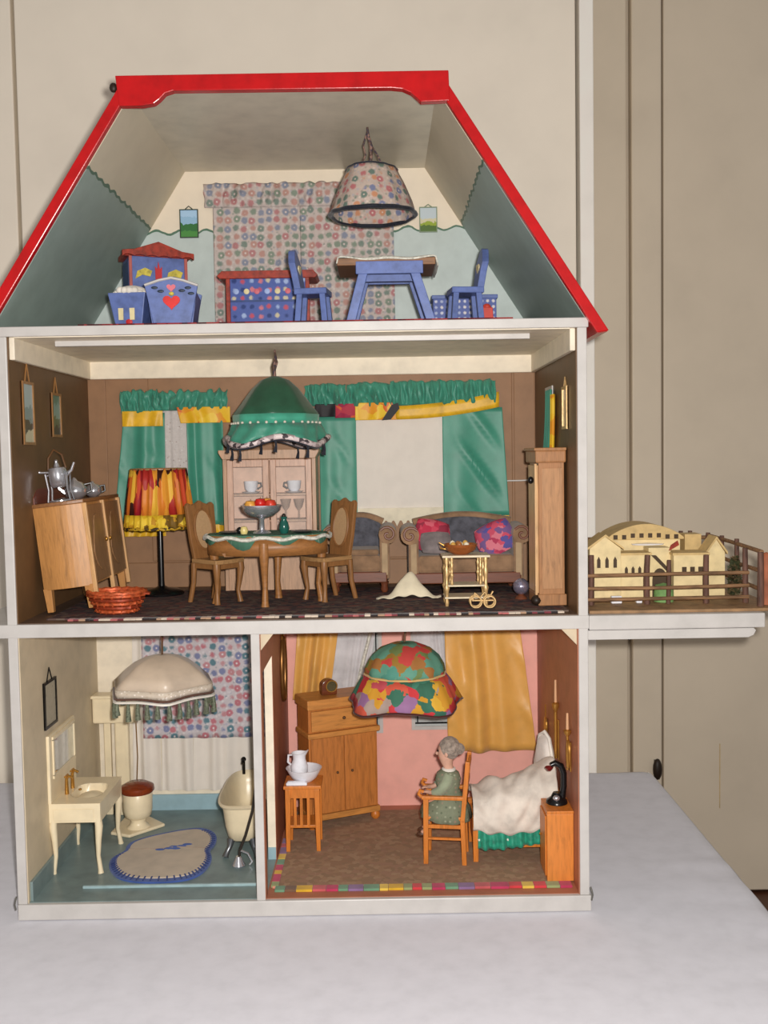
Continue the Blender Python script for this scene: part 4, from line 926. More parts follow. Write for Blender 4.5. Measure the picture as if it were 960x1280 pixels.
for i in range(7):
    a = i * .9; single('nut', ['pale nut in the middle', 'gold nut at the right edge', 'brown nut at the back right', 'pale nut at the back', 'gold nut at the left edge', 'brown nut at the left front', 'pale nut at the right front'][i] + ' of the wooden bowl', 'nut', MB().lathe([(.02, -.4), (.35, -.2), (.42, 0), (.3, .3), (.02, .45)], seg=10, cap=False), paint('nut%d' % (i % 3), [(230, 220, 196), (206, 160, 80), (160, 100, 50)][i % 3], .3),
        (10.3 + (1.15 * cos(a) if i else 0), 9.0 + (1.15 * sin(a) if i else 0), Z2 + 7.02 + 1.25 + (.12 if i % 2 else 0)), group='nuts in the wooden bowl', smooth=True)
t = Thing('gilt_cart', 'tiny gilt filigree cart below the side table', 'ornament', (12.9, 6.2, Z2 + .2))
for x in (-.9, .9):
    t.p('wheel', MB().tube([(x + .75 * cos(2 * pi * k / 16), -.6, .78 + .75 * sin(2 * pi * k / 16)) for k in range(16)], .12, 6, True), GOLDM, smooth=True)
    t.p('wheel', MB().tube([(x + .75 * cos(2 * pi * k / 16), .6, .78 + .75 * sin(2 * pi * k / 16)) for k in range(16)], .12, 6, True), GOLDM, smooth=True)
t.p('tray', MB().box(-1.4, 1.4, -.6, .6, .9, 1.05), GOLDM)
t.p('scroll', MB().tube([(-1.3, 0, 1.0), (-1.0, 0, 1.9), (-.3, 0, 1.3), (.3, 0, 2.0), (.9, 0, 1.3), (1.4, 0, 2.1)], .13, 6), GOLDM, smooth=True)
t = Thing('glass_ball', 'silvery purple ball on a brown foot beside the tall cabinet', 'ornament', (19.0, 13.4, Z2 + .2))
t.p('foot', MB().lathe([(.9, 0), (.7, .3), (.4, .5), (.5, .7)], seg=14), RW, smooth=True)
t.p('ball', MB().ell((0, 0, 1.7), (1.15, 1.15, 1.15), 18, 12), metal('mauve_glass', (176, 170, 196), .15), smooth=True)

# --- tall narrow cabinet by the right wall
TC = wood('tall_cabinet_wood', (166, 118, 78)); TCL = wood('cabinet_edge_wood', (212, 170, 122))
t = Thing('tall_cabinet', 'tall narrow light wood cabinet against the right wall', 'cabinet', (21.9, 9.2, Z2 + .2), R(3))
t.p('body', MB().box(-1.5, 1.9, -2.4, 3.4, 1.2, 19.0), TC, bevel=.08)
t.p('side_panel', MB().box(-1.1, 1.6, -2.5, -2.38, 2.2, 18.2), wood('peach_panel_wood', (178, 132, 92)), bevel=.04)
t.p('plinth', MB().box(-1.7, 2.1, -2.7, 3.6, 0, 1.5), TC, bevel=.1)
t.p('cornice', MB().box(-2.0, 2.1, -2.9, 3.8, 18.9, 20.6), TC, bevel=.25)
t.p('cap', MB().box(-2.2, 2.1, -3.1, 3.9, 20.5, 20.9), TC, bevel=.12)
d = t.p('door', MB().box(-1.75, -1.5, -2.1, 3.2, 1.6, 18.6), TCL, bevel=.06)
t.p('stile', MB().box(-2.0, -1.7, -2.3, -1.6, 1.4, 18.8), TCL, d, bevel=.06)
t.p('knob', MB().ell((-2.1, -.2, 16.6), (.4, .4, .5), 10, 6), BLACK, d, smooth=True)
t.p('foot', MB().ell((-1.9, -2.2, .7), (.7, .8, .7), 10, 6), paint('dark_iron', (40, 28, 20)), smooth=True)

# --- copper basket
t = Thing('woven_basket', 'oval copper-coloured woven basket on the front left of the rug', 'basket', (-35.5, 6.8, Z2 + .22))
COP = paint('copper_strip', (196, 92, 52), .35, .2, 2, .1, .35)
COPD = paint('dark_copper_strip', (150, 60, 34), .35, .2, 2, .1, .35)
t.p('bottom', MB().lathe([(.02, 0), (2.4, 0), (2.6, .2), (.02, .25)], seg=24, sy=.72, cap=False), COPD, smooth=True)
for k in range(5):
    r_ = 2.6 + .26 * k; z = .35 + .52 * k
    t.p('weaver', MB().tube([((r_ + .12 * (1 if (i + k) % 2 else -1)) * cos(2 * pi * i / 32), .72 * (r_ + .12 * (1 if (i + k) % 2 else -1)) * sin(2 * pi * i / 32), z) for i in range(32)], .26, 6, True), [COP, COPD][k % 2], smooth=True)
for i in range(16):
    a = 2 * pi * i / 16
    t.p('stake', MB().tube([(2.55 * cos(a), 2.55 * .72 * sin(a), .1), (3.75 * cos(a), 3.75 * .72 * sin(a), 2.7)], .13, 6), COP)
t.p('rim', MB().tube([(3.75 * cos(2 * pi * i / 32), .72 * 3.75 * sin(2 * pi * i / 32), 2.75 + .12 * (i % 2)) for i in range(32)], .3, 6, True), COP, smooth=True)
t.p('handle', MB().tube([(3.6, -.6, 2.6), (4.3, -.3, 2.5), (4.3, .3, 2.5), (3.6, .6, 2.6)], .2, 6), COPD, smooth=True)
# ================================================================== bathroom
Z1 = FL1 + .08
# --- curtain
t = Thing('window_curtain', 'short floral curtain over white sheers on the bathroom back wall', 'curtain', (-29, 33, 5))
t.p('drape', folds(-39.0, -18.2, 14.2, 36.3, YB - .9, .25, 7, .3, 31, (-.1, 1.0)), FLORAL2, w=True, smooth=True, solid=.08, label='floral print drape')
for x0, x1, sd in ((-41.0, -36.3, 41), (-36.4, -31.2, 42), (-31.3, -25.6, 43), (-25.8, -18.6, 44)):
    t.p('sheer_panel', folds(x0 + .6, x1 - .2, 5.6, 34, YB - .45, .42, 2, .25, sd, (-.5, .3), diag=.15), SHEERW, w=True, smooth=True, label='pleated white sheer')
# --- lamp
t = Thing('hanging_lamp', 'cream satin panelled pendant lamp with green bead fringe in the bathroom', 'lamp', (-31.7, 15.5, 23.9)); t.e.scale = (1, 1, .75)
hexw = lambda a, i: (1 / max(cos(((a + .25) % (pi / 3)) - pi / 6), .8) * .95, 0)
SATIN = cloth('cream_satin', (206, 188, 168), .35, .05, 12, .2, .3, .5)
sh = t.p('lamp_shade', MB().lathe([(6.9, 4.4), (5.3, 6.5), (3.9, 8.0), (2.4, 9.0), (1.0, 9.5), (.1, 9.6)], seg=60, cap=False, wob=hexw), SATIN, smooth=True, solid=.12)
t.p('shade_band', MB().lathe([(6.9, 3.0), (6.95, 4.5)], seg=60, cap=False, wob=hexw), printed('lace_band', (222, 208, 190), [(240, 230, 220), (190, 170, 150)], .5, .35, .8, None), sh, smooth=True, solid=.12, label='lace band')
hr = lambda r, z, n=60, dz=0: [(r * hexw(2 * pi * k / n, 0)[0] * cos(2 * pi * k / n), r * hexw(2 * pi * k / n, 0)[0] * sin(2 * pi * k / n), z + dz * sin(12 * pi * k / n)) for k in range(n)]
t.p('braid', MB().tube(hr(7.05, 2.95, 60, .12), .2, 6, True), cloth('brown_braid', (92, 62, 50)), sh, smooth=True, label='brown braid')
t.p('braid', MB().tube(hr(7.1, 2.4, 60, .12), .26, 6, True), cloth('white_lace', (226, 220, 210)), sh, smooth=True, label='white lace edge')
BEADG = paint('green_glass_beads', (104, 110, 92), .2, .25, 3, 0)
pp = hr(7.05, 2.3, 30)
rs = random.Random(3)
for k in range(30):
    x, y, z = pp[k]; L = rs.uniform(2.2, 3.4)
    t.p('bead_drop', MB().tube([(x, y, z), (x + rs.uniform(-.12, .12), y, z - L * .55), (x, y, z - L)], [.2, .32, .42], 7), BEADG, sh, smooth=True)
t.p('cord', MB().tube([(0, 0, 9.5), (.05, 0, 12), (0, 0, 16.6)], .14, 6), wood('dark_handle', (96, 64, 36)), smooth=True)
# --- washstand
t = Thing('washstand', 'ivory washstand with mirror back and brass taps on the bathroom left wall', 'washstand', (-42.8, 14.4, Z1))
def top_with_basin():
    m = MB(); X0, X1, Y0, Y1, zt, zb_ = -3.6, 3.6, -5.6, 5.8, 9.9, 9.2
    n, mm = 18, 28
    def fn(u, v):
        x = X0 + (X1 - X0) * u; y = Y0 + (Y1 - Y0) * v
        d = max(abs((x - .7) / 2.0), abs((y + .1) / 2.5)) if False else (abs((x - .6) / 2.1) ** 4 + abs((y + .1) / 2.9) ** 4)
        return (x, y, zt - 1.8 * max(0, min(1, (1 - d) * 2.2)) ** .6)
    m.sheet(fn, n * 2, mm * 2); return m
t.p('basin_top', top_with_basin(), IVORY, smooth=True)
t.p('apron', MB().box(-3.5, 3.5, -5.5, -5.2, 7.2, 9.85).box(3.2, 3.5, -5.2, 5.4, 7.2, 9.85).box(-3.5, -3.2, -5.2, 5.4, 7.2, 9.85).box(-3.5, 3.5, 5.4, 5.7, 7.2, 9.85), IVORY, bevel=.05)
t.p('apron_panel', MB().box(-2.9, 2.6, -5.62, -5.5, 7.5, 9.1), IVORY, bevel=.05)
t.p('basin', MB().ell((.6, -.1, 8.4), (2.1, 2.9, 1.1), 18, 8), IVORY, smooth=True)
for x in (-3.0, 3.0):
    for y in (-5.0, 5.2):
        t.p('leg', MB().tube([(x * 1.08, y * 1.03, 0), (x * 1.06, y * 1.02, .5), (x * .97, y * .99, 2.4), (x, y, 4.6), (x * 1.05, y * 1.02, 6.6), (x, y, 8)], [.42, .34, .3, .42, .55, .5], 8), IVORY, smooth=True)
bk = t.p('mirror_back', MB().box(-3.7, -3.1, -5.6, 5.8, 9.8, 19.2), IVORY, bevel=.15)
t.p('mirror', MB().box(-3.1, -3.04, -4.0, 4.8, 13.4, 18.4), metal('mirror_silver', (214, 216, 214), .06), bk)
for q in ((-4.4, 5.2, 18.3, 18.8), (-4.4, 5.2, 13.0, 13.5)): t.p('mirror_frame', MB().box(-3.12, -2.9, q[0], q[1], q[2], q[3]), IVORY, bk)
for y in (-4.4, 4.8): t.p('mirror_frame', MB().box(-3.12, -2.9, y, y + .4, 13.4, 18.4), IVORY, bk)
for y in (-1.6, 1.0):
    tp = t.p('tap', MB().tube([(-2.2, y, 9.8), (-2.2, y, 12.0), (-1.9, y, 12.5), (-1.3, y, 12.2)], [.3, .22, .2, .18], 8), BRASS, smooth=True)
    t.p('tap_handle', MB().tube([(-2.2, y - .6, 12.5), (-2.2, y + .6, 12.5)], .16, 6), BRASS, tp, smooth=True)
t.p('plug', MB().ell((-.9, .2, 9.95), (.25, .25, .15), 8, 5), BRASS, smooth=True)
# --- toilet with high cistern
t = Thing('toilet', 'ivory toilet with brown lid and high cistern in the bathroom corner', 'toilet', (-40.0, 26, Z1))
t.p('cistern', MB().box(-46.2, -39.2, 29.8, 32.4, 17.4, 21.6).box(-46.4, -39.0, 29.5, 32.5, 21.3, 21.9), IVORY, w=True, bevel=.3)
t.p('backboard', MB().box(-45.0, -43.9, 31.6, 32.4, Z1, 17.5), IVORY, w=True, bevel=.15)
t.p('flush_pipe', MB().box(-43.2, -41.0, 31.2, 32.4, Z1, 17.5), IVORY, w=True, bevel=.3)
t.p('pull_chain', MB().tube([(-39.4, 30, 17.6), (-39.3, 30, 12), (-39.5, 29.8, 8)], .08, 5), BRASS, w=True)
wc = (-38.3, 25.2, Z1)
t.p('base_plate', MB().prism([(-42.0, 23.0), (-38.8, 21.6), (-34.4, 26.2), (-37.6, 29.6), (-41.4, 29.8)], 'xy', Z1, Z1 + .5), IVORY, w=True, bevel=.2)
t.p('pedestal', MB().lathe([(1.9, .4), (1.3, .9), (1.1, 1.4), (1.4, 2.0)], wc, 20), IVORY, w=True, smooth=True)
t.p('bowl', MB().lathe([(1.2, 1.8), (2.0, 2.3), (2.2, 3.2), (2.25, 5.8), (2.1, 6.0)], wc, 24), IVORY, w=True, smooth=True)
t.p('lid', MB().lathe([(2.35, 5.9), (2.6, 6.2), (2.5, 6.8), (1.6, 7.3), (.02, 7.45)], wc, 24), wood('cherry_lid', (130, 54, 24), 'x', .2), w=True, smooth=True, label='glossy red brown wooden lid')
# --- bathtub
t = Thing('bathtub', 'ivory roll-top bathtub on metal feet against the partition', 'bathtub', (-20.9, 20.6, Z1))
def tubf(sx, sy, dz=0):
    def wobb(a, i): return (1, 0)
    return wobb
def tub_shell(prof):
    m = MB(); seg = 40; n = len(prof); vs = []
    for k in range(seg):
        a = 2 * pi * k / seg; c_, s_ = cos(a), sin(a)
        px = math.copysign(abs(c_) ** .55, c_); py = math.copysign(abs(s_) ** .6, s_)
        for r, z in prof: vs.append((px * (3.35 * r), py * (8.2 * r ** .7) - .0, z))
    fs = [(k * n + i, ((k + 1) % seg) * n + i, ((k + 1) % seg) * n + i + 1, k * n + i + 1) for k in range(seg) for i in range(n - 1)]
    return m.add(vs, fs)
t.p('shell', tub_shell([(.02, 1.6), (.55, 1.7), (.72, 2.3), (.82, 4.0), (.9, 6.4), (.95, 7.3), (1.05, 7.45), (1.08, 7.75), (1.0, 7.9), (.92, 7.6), (.86, 6.2), (.76, 3.6), (.6, 2.6), (.02, 2.5)]), IVORY, smooth=True)
for x in (-1.9, 1.9):
    for y in (-6.6, 6.4): t.p('foot', MB().tube([(x * 1.2, y * 1.06, .15), (x * 1.15, y * 1.03, .5), (x * .9, y * .95, 1.4), (x * .8, y * .9, 2.4)], [.5, .42, .38, .6], 8), metal('pewter', (120, 122, 126)), smooth=True)
fa = t.p('faucet', MB().tube([(-1.4, 7.0, 7.6), (-1.4, 7.0, 9.6), (-1.4, 6.4, 10.0), (-1.4, 5.8, 9.6)], .24, 8), BLACK, smooth=True)
t.p('faucet_knob', MB().ell((-1.4, 7.0, 9.9), (.4, .4, .4), 10, 6), BLACK, fa, smooth=True)
t = Thing('shower_hose', 'dark shower handle leaning on the bathtub', 'shower', (-19.2, 10.8, Z1))
t.p('hose', MB().tube([(1.0, -1.0, 11.2), (.5, -.6, 8.0), (-.6, -.2, 4.4), (-1.5, 0, 2.2), (-1.6, 0, 1.0)], .2, 8), paint('dark_rubber', (48, 42, 36), .4), smooth=True)
t.p('head', MB().lathe([(.35, 1.4), (.7, .7), (.95, .2), (.8, 0), (.02, 0)], (-1.7, 0, 0), 14), SILVER, smooth=True)
t.p('bracket', MB().tube([(-1.4, 0, 2.2), (-.4, 0, 1.8), (.2, .1, .6), (-.2, .1, .15)], .16, 6), SILVER, smooth=True)
# --- bath mat
outm = [(-38.2, 9.1), (-39.2, 11.6), (-39.4, 14.1), (-38.0, 16.4), (-38.4, 18.2), (-37.8, 20.4), (-34.5, 22.9), (-29.6, 25.2), (-27.3, 24.3), (-25.7, 21.8), (-25.3, 18.6), (-25.9, 16.0), (-25.0, 13.6), (-24.9, 10.6), (-25.8, 7.3), (-27.9, 5.7), (-32.7, 5.4), (-36.2, 6.5)]
def smooth_loop(p, it=2):
    for _ in range(it):
        q = []
        for i in range(len(p)):
            a, b = p[i], p[(i + 1) % len(p)]
            q += [(a[0] * .75 + b[0] * .25, a[1] * .75 + b[1] * .25), (a[0] * .25 + b[0] * .75, a[1] * .25 + b[1] * .75)]
        p = q
    return p
om = smooth_loop([(x + 32, y - 15) for x, y in outm])
t = Thing('bath_mat', 'beige two-lobed bath mat with blue stitched edge', 'mat', (-32, 15, Z1))
t.p('border', MB().prism(om, 'xy', .0, .22), cloth('blue_felt', (66, 92, 160), .9, .1), label='blue border')
t.p('mat', MB().prism([(x * .9, y * .9 + .15) for x, y in om], 'xy', .1, .36), cloth('beige_felt', (196, 180, 160), .95, .05), bevel=.1)
t.p('fold_line', MB().tube([(-5.6, 1.6, .34), (-2, 1.5, .37), (1.5, 2.1, .37), (5.6, 1.6, .34)], .1, 5), cloth('taupe_thread', (160, 142, 126)))
for i, (x, y) in enumerate(((-1.0, 1.2), (.2, 1.6), (1.2, 1.5), (1.9, 2.4), (2.6, 3.0), (.8, 2.2))):
    t.p('embroidery', MB().ell((x, y, .4), (.75, .34, .1), 8, 4), cloth('blue_felt', (66, 92, 160)))
n = len(om)
for i in range(0, n):
    a = om[i]; b = (a[0] * .87, a[1] * .87 + .15)
    if a[1] < 0.5 or a[0] > 4: t.p('stitch', MB().beam((a[0] * .97, a[1] * .97, .28), (b[0], b[1], .4), .2, .1), cloth('navy_thread', (44, 62, 120)))
picture('framed_picture', 'small black-framed sketch on the bathroom left wall', (XL + .12, 10.6, 25.6), 5.0, 6.4, printed('sketch_paper', (190, 180, 158), [(130, 126, 112), (160, 156, 140)], .9, .22, .9, None), BLACK, 'x+', 1.7, .35)

# ================================================================== bedroom
BRUG = patches('grey_brown_pile', [(160, 130, 104), (152, 122, 98), (166, 138, 112), (148, 122, 98), (158, 126, 104)], .6, 'z', .8, .95)
t = Thing('bedroom_rug', 'grey brown bedroom rug with multicoloured patch border', 'rug', (5, 16, Z1))
t.p('pile', MB().box(-14.6, 23.6, 3.4, 31, Z1, Z1 + .3), BRUG, w=True, bevel=.08)
PC = [(206, 64, 70), (214, 170, 50), (110, 150, 120), (196, 92, 96), (150, 160, 110), (120, 90, 70), (224, 190, 80), (190, 60, 96), (140, 110, 150)]
PM = [cloth('patch_%d' % i, c) for i, c in enumerate(PC)]
rs = random.Random(21); x = -15.0; i = 0
while x < 23.4:
    wd = rs.uniform(1.1, 2.4); wd = min(wd, 23.8 - x)
    t.p('border_patch', MB().box(x + .02, x + wd - .02, 2.1 + rs.uniform(-.1, .1), 3.5, Z1, Z1 + .34), PM[(i * 4 + rs.randint(0, 2)) % 9], w=True, bevel=.06); x += wd; i += 1
y = 3.5
while y < 18:
    wd = rs.uniform(1.2, 2.4); t.p('border_patch', MB().box(-15.6, -14.6, y + .02, y + wd - .02, Z1, Z1 + .34), PM[(i * 4 + rs.randint(0, 2)) % 9], w=True, bevel=.06); y += wd; i += 1
ZR = Z1 + .3
# --- curtains
t = Thing('window_curtain', 'long gold satin curtain on the right of the bedroom back wall', 'curtain', (17, 33, 11))
t.p('drape', folds(9.2, 20.8, 11.3, 36.3, YB - .7, .75, 3, .5, 51, (.4, 3.1), diag=.5), GOLDC, w=True, smooth=True, solid=.1)
t.p('sheer_panel', folds(3.6, 9.4, 20, 36.3, YB - .5, .2, 5, .1, 52, (2.0, 1.0)), cloth('grey_sheer', (206, 204, 206)), w=True, smooth=True, label='greyish white sheer')
t = Thing('window_curtain', 'gold satin curtain behind the bedroom wardrobe', 'curtain', (-11, 33, 20))
t.p('drape', folds(-13.6, -6.8, 20.0, 36.3, YB - .7, .6, 3, .4, 53, (-1.4, -2.4), diag=.3), GOLDC, w=True, smooth=True, solid=.1)
t.p('sheer_panel', folds(-7.4, -.6, 20, 36.3, YB - .5, .2, 6, .1, 54, (-2.0, -3.0)), cloth('grey_sheer', (206, 204, 206)), w=True, smooth=True, label='greyish white sheer')
t.p('tassel_edge', MB().tube([(-1.2, YB - .8, 36.0), (-2.0, YB - .8, 32), (-3.6, YB - .8, 26), (-5.0, YB - .8, 21)], .3, 6), cloth('white_crochet', (206, 204, 192)), w=True, smooth=True)
# --- lamp
t = Thing('hanging_lamp', 'bright floral cotton dome pendant lamp in the bedroom', 'lamp', (2.7, 15.5, 22.9)); t.e.scale = (1, 1, .9)
CH = patches('bright_chintz', [(200, 60, 66), (206, 150, 50), (70, 130, 110), (190, 80, 90), (150, 110, 150), (216, 170, 60), (60, 110, 90), (170, 150, 140), (206, 90, 70)], 1.5, None, .9, .7)
CH2 = patches('muted_chintz', [(150, 116, 50), (80, 140, 124), (160, 110, 60), (110, 130, 80), (190, 70, 66), (96, 150, 130)], 1.3, None, .9, .7)
dw = lambda a, i: (1 + .02 * sin(12 * a), 0)
sh = t.p('lamp_shade', MB().lathe([(5.7, 5.4), (5.5, 6.8), (4.8, 8.2), (3.6, 9.4), (1.8, 10.2), (.1, 10.4)], seg=60, cap=False, wob=dw), CH2, smooth=True, solid=.12)
sk = lambda a, i: (1 + .05 * i / 3 * sin(7 * a + .4) + .01 * sin(23 * a), (.55 * sin(4 * a + 2.0)) * i / 3)
t.p('skirt', MB().lathe([(5.6, 5.6), (6.4, 4.2), (7.2, 2.4), (7.8, .8)], seg=84, cap=False, wob=sk), CH, sh, smooth=True, solid=.12, label='flared floral skirt')
t.p('ribbon', MB().tube([(5.7 * dw(2 * pi * k / 48, 0)[0] * cos(2 * pi * k / 48), 5.7 * sin(2 * pi * k / 48), 5.6) for k in range(48)], .18, 6, True), cloth('tan_ribbon', (206, 170, 110)), sh, smooth=True)
t.p('braid', MB().tube([(7.8 * sk(a, 3)[0] * cos(a), 7.8 * sk(a, 3)[0] * sin(a), .75 + sk(a, 3)[1]) for a in [2 * pi * k / 84 for k in range(84)]], .17, 6, True), cloth('wine_braid', (70, 28, 26)), sh, smooth=True, label='dark rim braid')
t.p('cord', MB().tube([(0, 0, 10.3), (.1, 0, 12), (0, 0, 15.0)], .16, 6), wood('dark_handle', (96, 64, 36)), smooth=True)
# --- wardrobe
WT = Thing('bedroom_wardrobe', 'tan two-door wardrobe with drawer in the bedroom corner', 'wardrobe', (-7.7, 27.6, ZR), R(24))
WD2 = wood('tan_wardrobe_wood2', (196, 132, 66), 'x')
WT.p('body', MB().box(-5.6, 5.6, -2.5, 2.5, 1.6, 19.6), WOODT, bevel=.08)
for s_ in (-1, 1):
    a, b = (-5.3, -.06) if s_ < 0 else (.06, 5.3)
    d = WT.p('door', MB().box(a, b, -2.85, -2.5, 2.2, 13.8), WOODT, bevel=.1)
    WT.p('knob', MB().ell((s_ * 1.2, -3.0, 8.3), (.22, .22, .22), 8, 6), wood('dark_handle', (96, 64, 36)), d, smooth=True)
WT.p('moulding', MB().box(-5.9, 5.9, -3.2, 2.5, 13.9, 14.7), WD2, bevel=.15)
dr = WT.p('drawer', MB().box(-5.2, 5.2, -2.9, -2.5, 14.9, 18.0), WD2, bevel=.1)
WT.p('knob', MB().ell((0, -3.05, 16.6), (.28, .25, .25), 8, 6), wood('dark_handle', (96, 64, 36)), dr, smooth=True)
WT.p('top', MB().box(-5.9, 5.9, -3.2, 2.6, 18.3, 19.8), WD2, bevel=.15)
WT.p('plinth', MB().box(-5.8, 5.8, -2.9, 2.5, 1.2, 2.1), WD2, bevel=.08)
for x in (-5.2, 5.2):
    for y in (-2.3, 2.0): WT.p('foot', MB().lathe([(.45, 0), (.75, .4), (.7, .9), (.45, 1.3)], (x, y, 0), 12), WOODO, smooth=True)
t = Thing('mantel_clock', 'small dark mantel clock on top of the bedroom wardrobe', 'clock', (-8.9, 26.6, ZR + 19.85), R(20))
CW = wood('clock_case', (110, 56, 30), 'x', .25)
t.p('case', MB().prism([(-1.2, 0), (1.2, 0), (1.2, 1.4)] + [(1.2 * cos(pi * i / 12), 1.4 + 1.0 * sin(pi * i / 12)) for i in range(1, 12)] + [(-1.2, 1.4)], 'xz', -.7, .7), CW, bevel=.1)
t.p('dial', MB().prism([(.3 + .75 * cos(2 * pi * i / 18), 1.35 + .75 * sin(2 * pi * i / 18)) for i in range(18)], 'xz', -.85, -.68), metal('dark_dial', (110, 100, 70), .25))
t.p('bezel', MB().tube([(.3 + .85 * cos(2 * pi * i / 20), -.8, 1.35 + .85 * sin(2 * pi * i / 20)) for i in range(20)], .12, 6, True), BRASS, smooth=True)
# --- slatted washstand with jug set
t = Thing('slatted_stand', 'orange pine stand with slatted sides holding the jug and basin', 'table', (-12.2, 17.2, ZR))
t.p('table_top', MB().box(-2.7, 2.7, -2.5, 2.5, 9.0, 9.5), WOODO, bevel=.1)
t.p('apron', MB().box(-2.3, 2.3, -2.3, -2.0, 7.7, 9.0).box(-2.3, 2.3, 2.0, 2.3, 7.7, 9.0).box(-2.3, -2.0, -2, 2, 7.7, 9.0).box(2.0, 2.3, -2, 2, 7.7, 9.0), WOODO)
for x in (-2.05, 2.05):
    for y in (-2.05, 2.05): t.p('leg', MB().tbox((x * 1.06, y * 1.06, 0), (.28, .28), (x, y, 9), (.4, .4)), WOODO, bevel=.05)
t.p('shelf', MB().box(-2.1, 2.1, -2.1, 2.1, 3.3, 3.7), WOODO, bevel=.06)
for x in (-1.1, -.2, .8): t.p('slat', MB().box(x - .2, x + .2, -2.2, -2.0, 3.6, 7.8), WOODO)
for y in (-1.0, 0, 1.0): t.p('slat', MB().box(2.0, 2.2, y - .2, y + .2, 3.6, 7.8), WOODO)
zt = ZR + 9.52
t = Thing('water_jug', 'white porcelain jug standing in a basin on the slatted stand', 'jug', (-12.7, 16.8, zt + .72), R(-20))
t.p('body', MB().lathe([(.7, 0), (1.2, .7), (1.25, 1.6), (.9, 2.6), (.95, 3.1), (1.15, 3.5), (1.05, 3.5), (.8, 3.0), (.02, 1.0)], seg=20, cap=False, wob=lambda a, i: (1 + (.3 * max(0, cos(a)) ** 4 if i in (5, 6) else 0), .55 * max(0, cos(a)) ** 4 if i in (5, 6) else 0)), PORC, smooth=True)
t.p('handle', MB().tube([(-.9, 0, 3.1), (-1.7, 0, 3.0), (-1.8, 0, 2.0), (-1.1, 0, 1.4)], .17, 7), PORC, smooth=True)
single('wash_basin', 'white porcelain basin under the jug on the slatted stand', 'basin', MB().lathe([(1.2, 0), (1.9, .6), (2.45, 1.6), (2.6, 1.9), (2.45, 1.9), (1.7, .75), (.02, .5)], seg=28, cap=False), PORC, (-12.1, 17.2, zt), smooth=True)
t = Thing('soap_dish', 'small white lidded soap dish in front of the basin on the slatted stand', 'dish', (-12.9, 15.1, zt))
t.p('dish', MB().box(-1.6, 1.4, -.35, .35, 0, .45), PORC, bevel=.15); t.p('lid', MB().box(-1.4, 1.2, -.3, .3, .46, .62), PORC, bevel=.08)
# --- armchair with doll
t = Thing('pine_armchair', 'orange pine armchair in which the doll sits', 'chair', (8.0, 12.0, ZR), R(-8))
t.p('seat', MB().box(-2.7, 2.7, -2.5, 2.5, 6.1, 6.6), WOODO, bevel=.1)
for y in (-2.4, 2.4):
    t.p('leg', MB().tbox((-2.6, y, 0), (.32, .3), (-2.5, y, 9.2), (.36, .3)), WOODO, bevel=.05)
    t.p('leg', MB().beam((2.7, y, 0), (2.5, y, 6.2), .62, .7), WOODO, bevel=.05)
    t.p('back_post', MB().beam((2.5, y, 6.0), (3.3, y, 14.4), .6, .7), WOODO, bevel=.08)
    a = t.p('armrest', MB().box(-3.1, 2.7, y - .35, y + .35, 9.0, 9.5), WOODO, bevel=.1)
    t.p('arm_scroll', MB().tube([(-3.1, y, 9.3), (-3.5, y, 9.7), (-3.3, y, 10.2), (-2.8, y, 10.0)], .25, 8), WOODO, a, smooth=True)
    t.p('stretcher', MB().box(-2.5, 2.6, y - .15, y + .15, 5.0, 5.5).box(-2.5, 2.6, y - .15, y + .15, 3.4, 3.7), WOODO)
for z in (8.4, 10.6, 13.2): t.p('back_rail', MB().box(2.75 + (z - 8.4) * .1, 3.1 + (z - 8.4) * .1, -2.4, 2.4, z, z + .8), WOODO, bevel=.06)
# doll: one continuous body grown with a skin modifier
def skin_body(name, pts, edges, m, parent, sub=2):
    me = bpy.data.meshes.new(name); me.from_pydata([tuple(Vector(p[:3]) * S) for p in pts], edges, [])
    o = bpy.data.objects.new(name, me); COL.objects.link(o); o.parent = parent
    sk_ = o.modifiers.new('skin', 'SKIN'); sk_.use_smooth_shade = True
    for i, p in enumerate(pts):
        me.skin_vertices[0].data[i].radius = (p[3] * S, (p[4] if len(p) > 4 else p[3]) * S); me.skin_vertices[0].data[i].use_root = (i == 0)
    q = o.modifiers.new('smooth', 'SUBSURF'); q.levels = sub; q.render_levels = sub
    me.materials.append(m); return o
t = Thing('doll', 'old-lady doll in grey green dress seated in the pine armchair', 'doll', (8.2, 12, ZR + 6.62), R(-8))
SKIN = paint('doll_skin', (206, 160, 138), .5, .05, 1, 0)
bp = [(.6, 0, 1.0, 1.2, 1.3), (.7, 0, 2.6, 1.0, 1.2), (.6, 0, 4.3, .95, 1.3), (.4, 0, 5.4, .6, .75), (.3, 0, 6.2, .5), (.0, 0, 7.2, 1.1, 1.1), (-.05, 0, 8.5, 1.4, 1.4), (.1, 0, 9.8, 1.0, 1.0),
      (.4, -1.35, 5.0, .55), (-.8, -1.9, 3.4, .42), (-2.1, -1.3, 2.9, .33), (-2.7, -1.0, 3.0, .3),
      (.4, 1.35, 5.0, .55), (-.8, 1.9, 3.4, .42), (-2.1, 1.3, 2.9, .33), (-2.7, 1.0, 3.0, .3),
      (.2, -.8, .8, .8), (-2.5, -.9, .9, .55), (-2.9, -.9, -2.6, .38), (-3.6, -.9, -3.0, .34),
      (.2, .8, .8, .8), (-2.5, .9, .9, .55), (-2.9, .9, -2.6, .38), (-3.6, .9, -3.0, .34)]
be = [(0, 1), (1, 2), (2, 3), (3, 4), (4, 5), (5, 6), (6, 7), (3, 8), (8, 9), (9, 10), (10, 11), (3, 12), (12, 13), (13, 14), (14, 15), (0, 16), (16, 17), (17, 18), (18, 19), (0, 20), (20, 21), (21, 22), (22, 23)]
